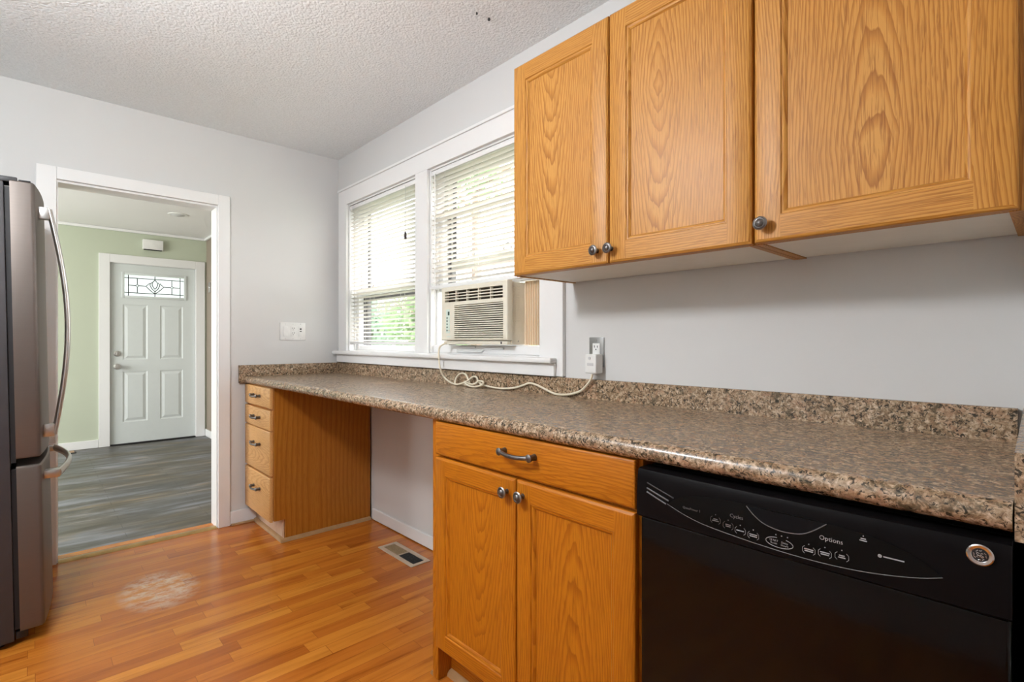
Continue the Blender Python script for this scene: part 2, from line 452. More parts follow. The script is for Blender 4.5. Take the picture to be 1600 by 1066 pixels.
# ------------------------------------------------------------------ mesh helpers
class MB:
    def __init__(s):
        s.bm = bmesh.new()
        s.mi = 0

    def face(s, pts, mi=None):
        vs = [s.bm.verts.new(p) for p in pts]
        try:
            f = s.bm.faces.new(vs)
            f.material_index = s.mi if mi is None else mi
            return f
        except ValueError:
            return None

    def box(s, x0, x1, y0, y1, z0, z1, bev=0.0, seg=2):
        x0, x1 = min(x0, x1), max(x0, x1)
        y0, y1 = min(y0, y1), max(y0, y1)
        z0, z1 = min(z0, z1), max(z0, z1)
        r = bmesh.ops.create_cube(s.bm, size=1.0)
        vs = r['verts']
        for v in vs:
            v.co = Vector(((x0 + x1) / 2 + v.co.x * (x1 - x0), (y0 + y1) / 2 + v.co.y * (y1 - y0), (z0 + z1) / 2 + v.co.z * (z1 - z0)))
        fs = set(f for v in vs for f in v.link_faces)
        for f in fs:
            f.material_index = s.mi
        if bev > 0:
            bev = min(bev, 0.45 * min(x1 - x0, y1 - y0, z1 - z0))
            es = list(set(e for v in vs for e in v.link_edges))
            rb = bmesh.ops.bevel(s.bm, geom=es, offset=bev, segments=seg, affect='EDGES', profile=0.6)
            for f in rb['faces']:
                f.material_index = s.mi
        return s

    def obox(s, center, ax, ay, az, bev=0.0):
        # oriented box from half-axis vectors
        r = bmesh.ops.create_cube(s.bm, size=2.0)
        c, ax, ay, az = map(Vector, (center, ax, ay, az))
        for v in r['verts']:
            v.co = c + ax * v.co.x + ay * v.co.y + az * v.co.z
        for f in set(f for v in r['verts'] for f in v.link_faces):
            f.material_index = s.mi
        if bev:
            es = list(set(e for v in r['verts'] for e in v.link_edges))
            rb = bmesh.ops.bevel(s.bm, geom=es, offset=bev, segments=2, affect='EDGES')
            for f in rb['faces']:
                f.material_index = s.mi
        return s

    def rings(s, loops, closed_loop=True, cap0=True, cap1=True):
        rows = [[s.bm.verts.new(p) for p in L] for L in loops]
        n = len(rows[0])
        for a, b in zip(rows[:-1], rows[1:]):
            for i in range(n if closed_loop else n - 1):
                j = (i + 1) % n
                try:
                    f = s.bm.faces.new((a[i], a[j], b[j], b[i]))
                    f.material_index = s.mi
                except ValueError:
                    pass
        for ok, row in ((cap0, rows[0]), (cap1, rows[-1])):
            if ok:
                try:
                    f = s.bm.faces.new(row)
                    f.material_index = s.mi
                except ValueError:
                    pass
        return s

    def lathe(s, origin, axis, prof, n=24):
        # prof: list of (radius, distance along axis)
        o, a = Vector(origin), Vector(axis).normalized()
        u = a.orthogonal().normalized()
        w = a.cross(u)
        loops = []
        for r, h in prof:
            r = max(r, 1e-5)
            loops.append([o + a * h + (u * math.cos(2 * PI * k / n) + w * math.sin(2 * PI * k / n)) * r for k in range(n)])
        return s.rings(loops)

    def tube(s, pts, r, n=8, flat=None):
        pts = [Vector(p) for p in pts]
        loops = []
        prev = None
        for i, p in enumerate(pts):
            t = (pts[min(i + 1, len(pts) - 1)] - pts[max(i - 1, 0)]).normalized()
            if prev is None:
                u = t.orthogonal().normalized() if flat is None else (Vector(flat) - t * t.dot(Vector(flat))).normalized()
            else:
                u = (prev - t * t.dot(prev)).normalized()
            prev = u
            w = t.cross(u)
            ri = r[i] if isinstance(r, list) else r
            ra, rb = (ri if isinstance(ri, tuple) else (ri, ri))
            loops.append([p + u * math.cos(2 * PI * k / n) * ra + w * math.sin(2 * PI * k / n) * rb for k in range(n)])
        return s.rings(loops)

    def prism(s, poly, fn, d0, d1):
        # poly in (u, v); fn(u, v, d) -> world
        return s.rings([[fn(u, v, d0) for u, v in poly], [fn(u, v, d1) for u, v in poly]])

    def build(s, name, mats, parent=None, smooth=True, kind=None, label=None, angle=35):
        bm = s.bm
        bmesh.ops.recalc_face_normals(bm, faces=bm.faces[:])
        xs = [v.co for v in bm.verts]
        lo = Vector((min(c.x for c in xs), min(c.y for c in xs), min(c.z for c in xs)))
        hi = Vector((max(c.x for c in xs), max(c.y for c in xs), max(c.z for c in xs)))
        ctr = (lo + hi) / 2
        for v in bm.verts:
            v.co -= ctr
        me = bpy.data.meshes.new(name)
        bm.to_mesh(me)
        bm.free()
        if not isinstance(mats, (list, tuple)):
            mats = [mats]
        for m in mats:
            me.materials.append(m)
        if smooth:
            for p in me.polygons:
                p.use_smooth = True
            me.set_sharp_from_angle(angle=math.radians(angle))
        o = bpy.data.objects.new(name, me)
        COL.objects.link(o)
        o['wloc'] = list(ctr)
        o.location = ctr
        if parent is not None:
            o.parent = parent
            o.location = ctr - Vector(parent['wloc'])
        if kind:
            o['kind'] = kind
        if label:
            o['label'] = label
        return o

def tag(o, label, cat, group=None, kind=None):
    o['label'] = label
    o['category'] = cat
    if group:
        o['group'] = group
    if kind:
        o['kind'] = kind
    return o

def thing(name, loc, label, cat, group=None, kind=None):
    o = bpy.data.objects.new(name, None)
    o.empty_display_size = 0.1
    COL.objects.link(o)
    o.location = loc
    o['wloc'] = list(loc)
    return tag(o, label, cat, group, kind)

def struct(name, mb, mat, label, cat, smooth=False):
    return tag(mb.build(name, mat, None, smooth), label, cat, None, 'structure')

def arc(cx, cy, r, a0, a1, n):
    return [(cx + r * math.cos(math.radians(a0 + (a1 - a0) * i / n)), cy + r * math.sin(math.radians(a0 + (a1 - a0) * i / n))) for i in range(n + 1)]

def smooth_pts(P, n=6):
    P = [Vector(p) for p in P]
    out = []
    for i in range(len(P) - 1):
        p0, p1, p2, p3 = P[max(i - 1, 0)], P[i], P[i + 1], P[min(i + 2, len(P) - 1)]
        for k in range(n):
            t = k / n
            out.append(0.5 * ((2 * p1) + (p2 - p0) * t + (2 * p0 - 5 * p1 + 4 * p2 - p3) * t * t + (3 * p1 - p0 - 3 * p2 + p3) * t ** 3))
    out.append(P[-1])
    return out

def text(body, name, size, fn, mat, parent, label=None, align='CENTER', thick=0.0003):
    # lettering: the curve's outline turned into a mesh and laid onto a surface by fn(u, v, d)
    cu = bpy.data.curves.new(name, 'FONT')
    cu.body = body
    cu.size = size
    cu.align_x = align
    cu.align_y = 'CENTER'
    cu.resolution_u = 2
    tmp = bpy.data.objects.new(name + '_outline', cu)
    COL.objects.link(tmp)
    dg = bpy.context.evaluated_depsgraph_get()
    me = bpy.data.meshes.new_from_object(tmp.evaluated_get(dg))
    COL.objects.unlink(tmp)
    bpy.data.objects.remove(tmp)
    mb = MB()
    mb.bm.from_mesh(me)
    bpy.data.meshes.remove(me)
    bpy.data.curves.remove(cu)
    for v in mb.bm.verts:
        v.co = Vector(fn(v.co.x, v.co.y, thick))
    return mb.build(name, mat, parent, False, label=label)

# ------------------------------------------------------------------ room shell
CEIL, HCEIL = 2.45, 2.39
XR, YL = 5.0, -2.75          # wall behind the camera, wall behind the fridge
WL, WR = (0.166, 1.040), (1.163, 2.018)
WB, WT = 1.082, 2.097
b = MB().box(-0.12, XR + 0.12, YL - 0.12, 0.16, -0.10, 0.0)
struct('floor', b, LAMINATE, 'glossy orange cherry strip laminate kitchen floor with a scuffed patch and painted glare', 'floor')
b = MB().box(-3.67, -0.12, -4.1, 0.12, -0.10, -0.002)
struct('floor_hall', b, SLATE, 'dark blue-grey streaked plank floor beyond the doorway', 'floor')
b = MB().box(-0.12, XR + 0.12, YL - 0.12, 0.16, CEIL, CEIL + 0.1)
struct('ceiling', b, POP, 'white popcorn textured kitchen ceiling', 'ceiling')
b = MB().box(-3.67, -0.12, -4.1, 0.12, HCEIL, HCEIL + 0.16)
struct('ceiling_hall', b, CEILP, 'white ceiling of the front room seen through the doorway', 'ceiling')
b = MB()
b.box(-0.12, WL[0], 0, 0.16, 0, CEIL).box(WL[1], WR[0], 0, 0.16, WB, WT).box(WR[1], XR + 0.12, 0, 0.16, 0, CEIL)
b.box(WL[0], WR[1], 0, 0.16, 0, WB).box(WL[0], WR[1], 0, 0.16, WT, CEIL)
struct('wall_window', b, WALL, 'light grey wall with the double window above the worktop', 'wall')
DR = (-1.516, -0.774)
DT = 1.985
b = MB()
b.box(-0.12, 0, DR[1], 0, 0, CEIL).box(-0.12, 0, YL, DR[0], 0, CEIL).box(-0.12, 0, DR[0], DR[1], DT, CEIL)
struct('wall_back', b, WALL, 'light grey wall with the white-cased doorway to the front room', 'wall')
b = MB().box(-0.12, XR + 0.12, YL - 0.12, YL, 0, CEIL)
struct('wall_left', b, WALL, 'light grey kitchen wall behind the refrigerator', 'wall')
b = MB()
b.box(XR, XR + 0.12, YL, 0, 0, CEIL)
struct('wall_front', b, WALL, 'light grey kitchen wall behind the camera', 'wall')
b = MB().box(3.510, 3.62, -0.628, -0.0005, 0, CEIL - 0.0005)
struct('wall_right', b, WALL, 'short pale end wall at the right end of the worktop', 'wall')
b = MB().box(-3.67, -3.55, -4.1, -0.99, 0, HCEIL).box(-3.67, -3.55, -0.172, 0.12, 0, HCEIL).box(-3.67, -3.55, -0.99, -0.172, 2.016, HCEIL)
struct('wall_hall_far', b, GREEN, 'sage green front room wall around the entrance door', 'wall')
b = MB().box(-3.55, -0.12, -0.060, 0.12, 0, HCEIL)
struct('wall_hall_right', b, BROWN, 'narrow strip of taupe front room wall right of the entrance door', 'wall')
b = MB().box(-3.55, -0.12, -4.1, -4.0, 0, 0.75).box(-3.55, -2.8, -4.1, -4.0, 0.75, HCEIL).box(-0.6, -0.12, -4.1, -4.0, 0.75, HCEIL).box(-2.8, -0.6, -4.1, -4.0, 2.15, HCEIL)
struct('wall_hall_left', b, GREEN, 'green front room wall with its street window', 'wall')
b = MB().box(-0.12, -0.0005, -4.1, YL, 0, HCEIL)
struct('wall_hall_near', b, GREEN, 'front room wall continuing beyond the kitchen', 'wall')

# baseboards
b = MB().box(0.0005, 0.014, DR[1] + 0.0655, -0.545, 0.0, 0.085, 0.004)
struct('baseboard_back', b, TRIMW, 'white baseboard between the doorway and the drawer cabinet', 'baseboard')
b = MB().box(0.524, 2.055, -0.014, -0.0005, 0.006, 0.075, 0.004)
struct('baseboard_window', b, TRIMW, 'white baseboard at the back of the open knee space', 'baseboard')
b = MB().box(-3.5495, -3.535, -4.0, -1.085, 0.0, 0.085, 0.004).box(-3.545, -0.5, -0.075, -0.0605, 0.0, 0.085, 0.004)
struct('baseboard_hall', b, TRIMW, 'white baseboard along the green front room wall', 'baseboard')
b = MB().box(-3.5495, -3.515, -4.0, -0.075, HCEIL - 0.03, HCEIL - 0.0005, 0.008).box(-3.515, -0.13, -0.09, -0.0605, HCEIL - 0.03, HCEIL - 0.0005, 0.008)
struct('trim_4', b, TRIMW, 'thin white crown moulding above the green wall', 'trim')

# doorway casing and jamb
b = MB()
b.box(0.0005, 0.020, DR[0] - 0.078, DR[0], 0, DT + 0.063, 0.003).box(0.0005, 0.020, DR[1], DR[1] + 0.065, 0, DT + 0.063, 0.003)
b.box(0.0005, 0.0195, DR[0], DR[1], DT, DT + 0.063, 0.003)
b.box(-0.125, 0.0005, DR[0] + 0.0005, DR[0] + 0.006, 0, DT).box(-0.125, 0.0005, DR[1] - 0.006, DR[1] - 0.0005, 0, DT)
b.box(-0.125, 0.0005, DR[0] + 0.006, DR[1] - 0.006, DT - 0.012, DT - 0.0005)
struct('trim_1', b, TRIMW, 'white casing and jamb around the doorway to the front room', 'doorway trim')
b = MB()
b.rings([[(-0.045, y, 0), (-0.035, y, 0.007), (-0.01, y, 0.010), (0.010, y, 0.007), (0.018, y, 0)] for y in (DR[0] + 0.007, DR[1] - 0.007)])
struct('trim_2', b, BRASS, 'worn brown threshold strip in the kitchen doorway', 'threshold', True)
b = MB()
for (p, q) in (((0.022, -0.55), (0.022, DR[1] + 0.07)),):
    b.tube([(p[0], p[1], 0.002), (q[0], q[1], 0.002)], 0.010, 8)
struct('trim_5', b, MOULD, 'thin dark shoe moulding along the back wall', 'trim', True)

# window casing
b = MB()
yc = -0.020
b.box(0.045, WL[0], yc, -0.0005, 1.068, WT + 0.115, 0.003)
b.box(WR[1], 2.151, yc, -0.0005, 1.003, WT + 0.115, 0.003)
b.box(WL[0], WR[1], yc, -0.0005, WT, WT + 0.115, 0.003)
b.box(WL[1], WR[0], yc, -0.0005, 1.068, WT, 0.003)
b.box(0.045, 2.151, yc - 0.010, yc, WT + 0.100, WT + 0.115, 0.004)
for x0, x1 in (WL, WR):
    b.box(x0 + 0.0005, x0 + 0.010, -0.0005, 0.155, WB, WT - 0.0005).box(x1 - 0.010, x1 - 0.0005, -0.0005, 0.155, WB, WT - 0.0005)
    b.box(x0 + 0.010, x1 - 0.010, -0.0005, 0.155, WT - 0.010, WT - 0.0005)
    b.box(x0 + 0.0005, x1 - 0.0005, -0.0005, 0.155, WB + 0.0003, WB + 0.004)
    b.box(x0 + 0.010, x0 + 0.022, 0.036, 0.048, WB, WT - 0.01, 0.002).box(x1 - 0.022, x1 - 0.010, 0.036, 0.048, WB, WT - 0.01, 0.002)
struct('trim_3', b, TRIMW, 'white painted casing around the double kitchen window', 'window trim')
b = MB()
b.box(0.025, 2.120, -0.062, -0.0205, 1.058, 1.081, 0.008)
b.box(WL[0] + 0.001, WL[1] - 0.001, -0.03, 0.05, 1.058, 1.0822, 0.0).box(WR[0] + 0.001, WR[1] - 0.001, -0.03, 0.05, 1.058, 1.0822, 0.0)
b.box(0.045, 2.117, -0.036, -0.0205, 1.003, 1.058, 0.004)
struct('trim_6', b, TRIMW, 'white window stool and apron just above the backsplash', 'window sill')

# windows
def sash(root, x0, x1, z0, z1, y0, y1, w, rb, rt, lab=None, mat=TRIMW):
    f = MB()
    f.box(x0, x0 + w, y0, y1, z0, z1, 0.003).box(x1 - w, x1, y0, y1, z0, z1, 0.003)
    f.box(x0 + w, x1 - w, y0, y1, z0, z0 + rb, 0.003).box(x0 + w, x1 - w, y0, y1, z1 - rt, z1, 0.003)
    s = f.build('sash', mat, root, True, label=lab)
    g = MB().box(x0 + w - 0.004, x1 - w + 0.004, (y0 + y1) / 2 - 0.0015, (y0 + y1) / 2 + 0.0015, z0 + rb - 0.004, z1 - rt + 0.004)
    g.build('pane', GLASS, s, False)
    return s

w1 = thing('window_1', (0.603, 0.07, WB), 'left double-hung window sash set behind the full-length blind', 'window', None, 'structure')
sash(w1, WL[0] + 0.011, WL[1] - 0.011, WB + 0.005, 1.505, 0.050, 0.082, 0.042, 0.034, 0.034)
sash(w1, WL[0] + 0.011, WL[1] - 0.011, 1.470, WT - 0.011, 0.088, 0.118, 0.042, 0.034, 0.045)
b = MB().box(WL[0] + 0.0115, WL[0] + 0.040, 0.121, 0.150, WB + 0.006, WT - 0.012).box(WL[1] - 0.040, WL[1] - 0.0115, 0.121, 0.150, WB + 0.006, WT - 0.012)
b.box(WL[0] + 0.040, WL[1] - 0.040, 0.125, 0.145, 1.44, 1.49)
b.build('storm_frame', BRONZE, w1, False, label='dark storm window frame')
b = MB().box(WL[0] + 0.054, WL[0] + 0.075, 0.083, 0.087, WB + 0.04, 1.46).box(WL[0] + 0.054, WL[0] + 0.085, 0.119, 0.1205, 1.49, WT - 0.05)
b.build('track', BRONZE, w1, False, label='dark sash track')
w2 = thing('window_2', (1.59, 0.07, WB), 'right double-hung window raised over the air conditioner', 'window', None, 'structure')
sash(w2, WR[0] + 0.011, WR[1] - 0.011, 1.428, 1.86, 0.050, 0.082, 0.042, 0.036, 0.034)
sash(w2, WR[0] + 0.011, WR[1] - 0.011, 1.545, WT - 0.011, 0.088, 0.118, 0.042, 0.045, 0.045, 'grey-green sash', SASHG)
b = MB()
for cx in (1.47, 1.745):
    b.tube([(cx + 0.028 * math.cos(t * PI / 8), 0.047, 1.590 + 0.026 * math.sin(t * PI / 8)) for t in range(9)], 0.006, 6)
b.build('finger_lift', SATIN, w2, True, label='grey metal finger lifts')
b = MB().box(WR[0] + 0.0115, WR[0] + 0.040, 0.121, 0.150, WB + 0.006, WT - 0.012).box(WR[1] - 0.040, WR[1] - 0.0115, 0.121, 0.150, WB + 0.006, WT - 0.012)
b.build('storm_frame', BRONZE, w2, False, label='dark storm window frame')
b = MB().box(WR[0] + 0.054, WR[0] + 0.080, 0.083, 0.087, 1.44, 1.86).box(WR[0] + 0.054, WR[0] + 0.085, 0.119, 0.1205, 1.60, WT - 0.05)
b.build('track', BRONZE, w2, False, label='dark sash track')
b = MB().box(WR[0] + 0.011, WR[1] - 0.011, 0.012, 0.115, WB + 0.0045, 1.128, 0.004)
b.build('sill_board', TRIMW, w2, True, label='white board the air conditioner rests on')
b = MB()
b.tube([(1.40, 0.006, 1.098), (1.60, 0.006, 1.098), (1.625, 0.006, 1.112), (1.76, 0.006, 1.114)], 0.005, 6)
b.tube([(1.42, 0.006, 1.120), (1.55, 0.006, 1.120)], 0.004, 6)
b.build('support_bracket', TRIMW, w2, True)
b = MB().box(1.985, WR[1] - 0.011, 0.050, 0.082, 1.130, 1.427, 0.003)
b.build('filler_strip', TRIMW, w2, True)
# ------------------------------------------------------------------ front door
def door_panel(mb, fn, u0, u1, v0, v1, d):
    # raised panel: groove, then bevelled field; fn(u, v, depth)
    prof = [(0.0, d), (0.012, d - 0.006), (0.020, d - 0.006), (0.045, d + 0.002)]
    loops = [[fn(u0 + o, v0 + o, dd), fn(u1 - o, v0 + o, dd), fn(u1 - o, v1 - o, dd), fn(u0 + o, v1 - o, dd)] for o, dd in prof]
    mb.rings(loops, True, False, True)

def plate_with_holes(mb, fn, u0, u1, v0, v1, holes, d):
    us = sorted(set([u0, u1] + [h[0] for h in holes] + [h[1] for h in holes]))
    vs = sorted(set([v0, v1] + [h[2] for h in holes] + [h[3] for h in holes]))
    for ua, ub in zip(us[:-1], us[1:]):
        for va, vb in zip(vs[:-1], vs[1:]):
            cu, cv = (ua + ub) / 2, (va + vb) / 2
            if any(h[0] < cu < h[1] and h[2] < cv < h[3] for h in holes):
                continue
            mb.face([fn(ua, va, d), fn(ub, va, d), fn(ub, vb, d), fn(ua, vb, d)])

XD = -3.585
dfn = lambda u, v, d: Vector((XD + d, u, v))
d1 = thing('door_1', (XD, -0.58, 0), 'pale grey-green front door with leaded glass lite seen through the doorway', 'door', None, 'structure')
holes = [(-0.873, -0.645, 0.940, 1.560), (-0.527, -0.300, 0.940, 1.560), (-0.873, -0.645, 0.245, 0.812), (-0.527, -0.300, 0.245, 0.812), (-0.868, -0.282, 1.648, 1.902)]
b = MB()
plate_with_holes(b, dfn, -0.983, -0.179, 0.012, 2.008, holes, 0.020)
for h in holes[:4]:
    door_panel(b, dfn, *h, 0.020)
h = holes[4]
b.rings([[dfn(h[0], h[2], d), dfn(h[1], h[2], d), dfn(h[1], h[3], d), dfn(h[0], h[3], d)] for d in (0.020, -0.020)], True, False, False)
b.rings([[dfn(-0.983, 0.012, d), dfn(-0.179, 0.012, d), dfn(-0.179, 2.008, d), dfn(-0.983, 2.008, d)] for d in (0.020, -0.020)], True, False, False)
b.build('door_leaf', DOORW, d1, False)
b = MB()
for (u0, u1, v0, v1) in ((-0.885, -0.858, 1.632, 1.918), (-0.292, -0.265, 1.632, 1.918), (-0.858, -0.292, 1.632, 1.658), (-0.858, -0.292, 1.892, 1.918)):
    b.box(XD + 0.0205, XD + 0.032, u0, u1, v0, v1, 0.004)
lite = b.build('lite_frame', DOORW, d1)
b = MB().box(XD + 0.002, XD + 0.006, -0.866, -0.284, 1.650, 1.900)
b.build('leaded_glass', FROST, lite, False)
b = MB()
def came(pts, r=0.0046):
    b.tube([dfn(u, v, 0.012) for u, v in pts], r, 6)
cu, cv = -0.575, 1.775
for v in (1.692, 1.858):
    came([(-0.858, v), (-0.292, v)])
for u in (-0.822, -0.328):
    came([(u, 1.658), (u, 1.892)])
for sgn in (-1, 1):
    came([(cu + sgn * 0.165, 1.692), (cu + sgn * 0.165, 1.760)])
    came([(cu + sgn * 0.165, 1.790), (cu + sgn * 0.165, 1.858)])
    came([(cu + sgn * 0.247, cv), (cu + sgn * 0.180, cv)])
    came([(cu + sgn * 0.150, cv), (cu + sgn * 0.085, cv)])
    came([(cu + sgn * 0.165 + a, cv + c) for a, c in ((0.015, 0), (0, 0.015), (-0.015, 0), (0, -0.015), (0.015, 0))])
    came([(cu, 1.692), (cu + sgn * 0.030, 1.715), (cu + sgn * 0.060, 1.745), (cu + sgn * 0.085, cv), (cu + sgn * 0.066, 1.792), (cu + sgn * 0.052, 1.812), (cu + sgn * 0.045, 1.785), (cu + sgn * 0.030, 1.750), (cu, 1.718)])
    came([(cu, 1.850), (cu + sgn * 0.024, 1.820), (cu + sgn * 0.026, 1.790), (cu + sgn * 0.012, 1.760), (cu, 1.745)])
    came([(cu + sgn * 0.045, 1.800), (cu + sgn * 0.030, 1.822)])
came([(cu, 1.658), (cu, 1.718)])
came([(cu, 1.850), (cu, 1.892)])
b.build('lead_lines', CAME, lite)
b = MB().lathe((XD + 0.0205, -0.923, 0.868), (1, 0, 0), [(0.033, 0), (0.033, 0.006), (0.014, 0.012), (0.013, 0.035), (0.026, 0.045), (0.030, 0.060), (0.022, 0.072), (0.0, 0.074)])
b.build('door_knob', SATIN, d1)
b = MB().lathe((XD + 0.0205, -0.923, 1.010), (1, 0, 0), [(0.032, 0), (0.031, 0.010), (0.024, 0.016), (0.0, 0.017)]).box(XD + 0.037, XD + 0.050, -0.930, -0.916, 0.993, 1.027, 0.003)
b.build('deadbolt', SATIN, d1)
for z in (1.787, 1.017, 0.285):
    MB().tube([(XD + 0.027, -0.170, z - 0.05), (XD + 0.027, -0.170, z + 0.05)], 0.007, 8).build('hinge', SATIN, d1)
b = MB()
b.box(-3.5495, -3.532, -1.083, -0.988, 0.0, 2.104, 0.003).box(-3.5495, -3.532, -0.1735, -0.078, 0.0, 2.104, 0.003).box(-3.5495, -3.532, -0.988, -0.1735, 2.014, 2.104, 0.003)
b.box(-3.66, -3.5495, -0.9895, -0.985, 0, 2.013).box(-3.66, -3.5495, -0.1765, -0.1725, 0, 2.013).box(-3.66, -3.5495, -0.985, -0.1765, 2.0095, 2.0155)
b.build('door_casing', TRIMW, d1, False)
b = MB().box(-3.64, -3.53, -0.985, -0.1765, 0.0, 0.0115, 0.003)
b.build('door_sill', BLACKP, d1)

b = MB()
b.box(-3.5495, -3.500, -0.697, -0.505, 2.190, 2.300, 0.006)
c1 = thing('door_chime', (-3.525, -0.6, 2.19), 'small white door chime box on the green wall above the front door', 'door chime')
b.build('cover', WHITEP, c1)
b = MB().box(-3.545, -3.503, -0.685, -0.517, 2.184, 2.1895)
b.build('speaker_slot', DARKHOLE, c1)
r1 = thing('recessed_light', (-2.36, -0.565, HCEIL), 'round white recessed light in the front room ceiling', 'ceiling light')
b = MB().lathe((-2.36, -0.565, HCEIL - 0.0005), (0, 0, -1), [(0.085, 0), (0.083, 0.005), (0.062, 0.007), (0.058, 0.004)])
b.build('trim_ring', WHITEP, r1)
b = MB().lathe((-2.36, -0.565, HCEIL - 0.005), (0, 0, -1), [(0.060, 0), (0.050, 0.006), (0.0, 0.010)])
b.build('bulb_face', GREYP, r1)
r2 = thing('floor_register', (-3.42, -1.31, 0), 'small dark floor register by the green wall', 'floor vent')
MB().box(-3.49, -3.35, -1.345, -1.275, -0.001, 0.006, 0.002).build('register_frame', BRONZE, r2)
MB().box(-3.475, -3.365, -1.330, -1.290, 0.0062, 0.008).build('register_grille', MOULD, r2)
s1 = thing('light_switch', (-3.3, -0.07, 1.80), 'tiny switch plate on the taupe strip of wall right of the front door', 'switch')
MB().box(-3.42, -3.34, -0.068, -0.0605, 1.73, 1.85, 0.003).build('switch_plate', SATIN, s1)
MB().box(-3.385, -3.375, -0.076, -0.0685, 1.78, 1.80, 0.002).build('toggle', WHITEP, s1)

# ------------------------------------------------------------------ worktop
wt = thing('worktop', (1.75, -0.3, 0.884), 'long brown granite-look worktop with matching backsplash', 'worktop')
prof = [(-0.022, 0.886), (-0.022, 0.925), (-0.590, 0.925), (-0.606, 0.9275)] + [(-0.616 + 0.0205 * math.cos(math.radians(a)) * 1.0, 0.9065 + 0.0205 * math.sin(math.radians(a))) for a in (80, 100, 120, 140, 160, 180, 200, 220, 240, 260)] + [(-0.612, 0.884), (-0.575, 0.884), (-0.575, 0.886)]
b = MB().rings([[(x, y, z) for y, z in prof] for x in (0.022, 3.4985)])
b.build('counter_top', GRANITE, wt)
b = MB()
pb = [(-0.0005, 0.886), (-0.0005, 0.996), (-0.004, 1.0), (-0.018, 1.0), (-0.0215, 0.996), (-0.0215, 0.886)]
b.rings([[(x, y, z) for y, z in pb] for x in (0.0225, 3.480)])
b.build('backsplash', GRANITE, wt)
b = MB().box(0.0005, 0.0215, -0.659, -0.0005, 0.884, 0.997, 0.003)
b.build('side_splash', GRANITE, wt)
b = MB()
poly = [(3.489, -0.0005), (3.509, -0.0005), (3.509, -0.630), (3.560, -0.630), (3.560, -0.657), (3.5015, -0.657)]
b.rings([[(x, y, z) for x, y in poly] for z in (0.884, 1.002)])
b.build('side_splash', GRANITE, wt, False)

# ------------------------------------------------------------------ cabinet hardware
def knob(parent, x, y, z, ax=(0, -1, 0)):
    b = MB().lathe((x, y, z), ax, [(0.0075, 0), (0.006, 0.004), (0.0055, 0.012), (0.009, 0.017), (0.015, 0.019), (0.0165, 0.022), (0.0145, 0.0245), (0.0105, 0.025), (0.0095, 0.0240), (0.0080, 0.0265), (0.0, 0.0285)], 28)
    for f in b.bm.faces:
        r = (f.calc_center_median() - Vector((x, y, z)))
        r = (r - Vector(ax) * r.dot(Vector(ax))).length
        if 0.0150 < r:
            f.material_index = 1
    return b.build('knob', [PEWTER, PEWTERL], parent, angle=50)

def pull(parent, x, y, z, w=0.115):
    b = MB()
    for s in (-1, 1):
        b.lathe((x + s * w / 2, y, z), (0, -1, 0), [(0.0095, 0), (0.0080, 0.010), (0.0085, 0.018), (0.011, 0.022), (0.011, 0.025), (0.006, 0.028), (0.0, 0.029)], 16)
    pts = [(x - w / 2 + w * t / 12, y - 0.021 - 0.010 * math.sin(PI * t / 12), z - 0.004 * math.sin(PI * t / 12)) for t in range(13)]
    b.tube(pts, 0.0062, 10)
    return b.build('handle', PEWTER, parent, angle=50)

def framed_door(parent, x0, x1, z0, z1, yf, w, mv, mh, t=0.019, wr=None):
    """door with stiles, rails, moulded inner edge and a flat inset panel, facing -y"""
    wr = wr or w
    b = MB()
    P = lambda x, z, d: Vector((x, yf + d, z))
    def loop(ox, oz, d):
        return [P(x0 + ox, z0 + oz, d), P(x1 - ox, z0 + oz, d), P(x1 - ox, z1 - oz, d), P(x0 + ox, z1 - oz, d)]
    def strip(A, B):
        for i, mi in ((0, 1), (1, 0), (2, 1), (3, 0)):
            j = (i + 1) % 4
            b.face([A[i], A[j], B[j], B[i]], mi)
    e = [(0, t), (0, 0.0065), (0.0015, 0.0035), (0.0045, 0.0012), (0.0075, 0.0)]
    for (o0, d0), (o1, d1_) in zip(e[:-1], e[1:]):
        strip(loop(o0, o0, d0), loop(o1, o1, d1_))
    o = e[-1][0]
    # stiles full height, rails butted between them
    b.face([P(x0 + o, z0 + o, 0), P(x0 + w, z0 + o, 0), P(x0 + w, z1 - o, 0), P(x0 + o, z1 - o, 0)], 0)
    b.face([P(x1 - w, z0 + o, 0), P(x1 - o, z0 + o, 0), P(x1 - o, z1 - o, 0), P(x1 - w, z1 - o, 0)], 0)
    b.face([P(x0 + w, z0 + o, 0), P(x1 - w, z0 + o, 0), P(x1 - w, z0 + wr, 0), P(x0 + w, z0 + wr, 0)], 1)
    b.face([P(x0 + w, z1 - wr, 0), P(x1 - w, z1 - wr, 0), P(x1 - w, z1 - o, 0), P(x0 + w, z1 - o, 0)], 1)
    m = [(0, 0.0), (0.0025, 0.0028), (0.005, 0.0030), (0.0075, 0.0040), (0.0125, 0.0085), (0.0135, 0.0105)]
    for (o0, d0), (o1, d1_) in zip(m[:-1], m[1:]):
        strip(loop(w + o0, wr + o0, d0), loop(w + o1, wr + o1, d1_))
    bk = loop(0, 0, t)
    b.face(bk, 0)
    bmesh.ops.remove_doubles(b.bm, verts=b.bm.verts[:], dist=1e-5)
    dr = b.build('door', [mv, mh], parent, angle=25)
    p = MB().box(x0 + w + 0.011, x1 - w - 0.011, yf + 0.0098, yf + 0.0145, z0 + wr + 0.011, z1 - wr - 0.011)
    p.build('panel', mv, dr, False)
    return dr

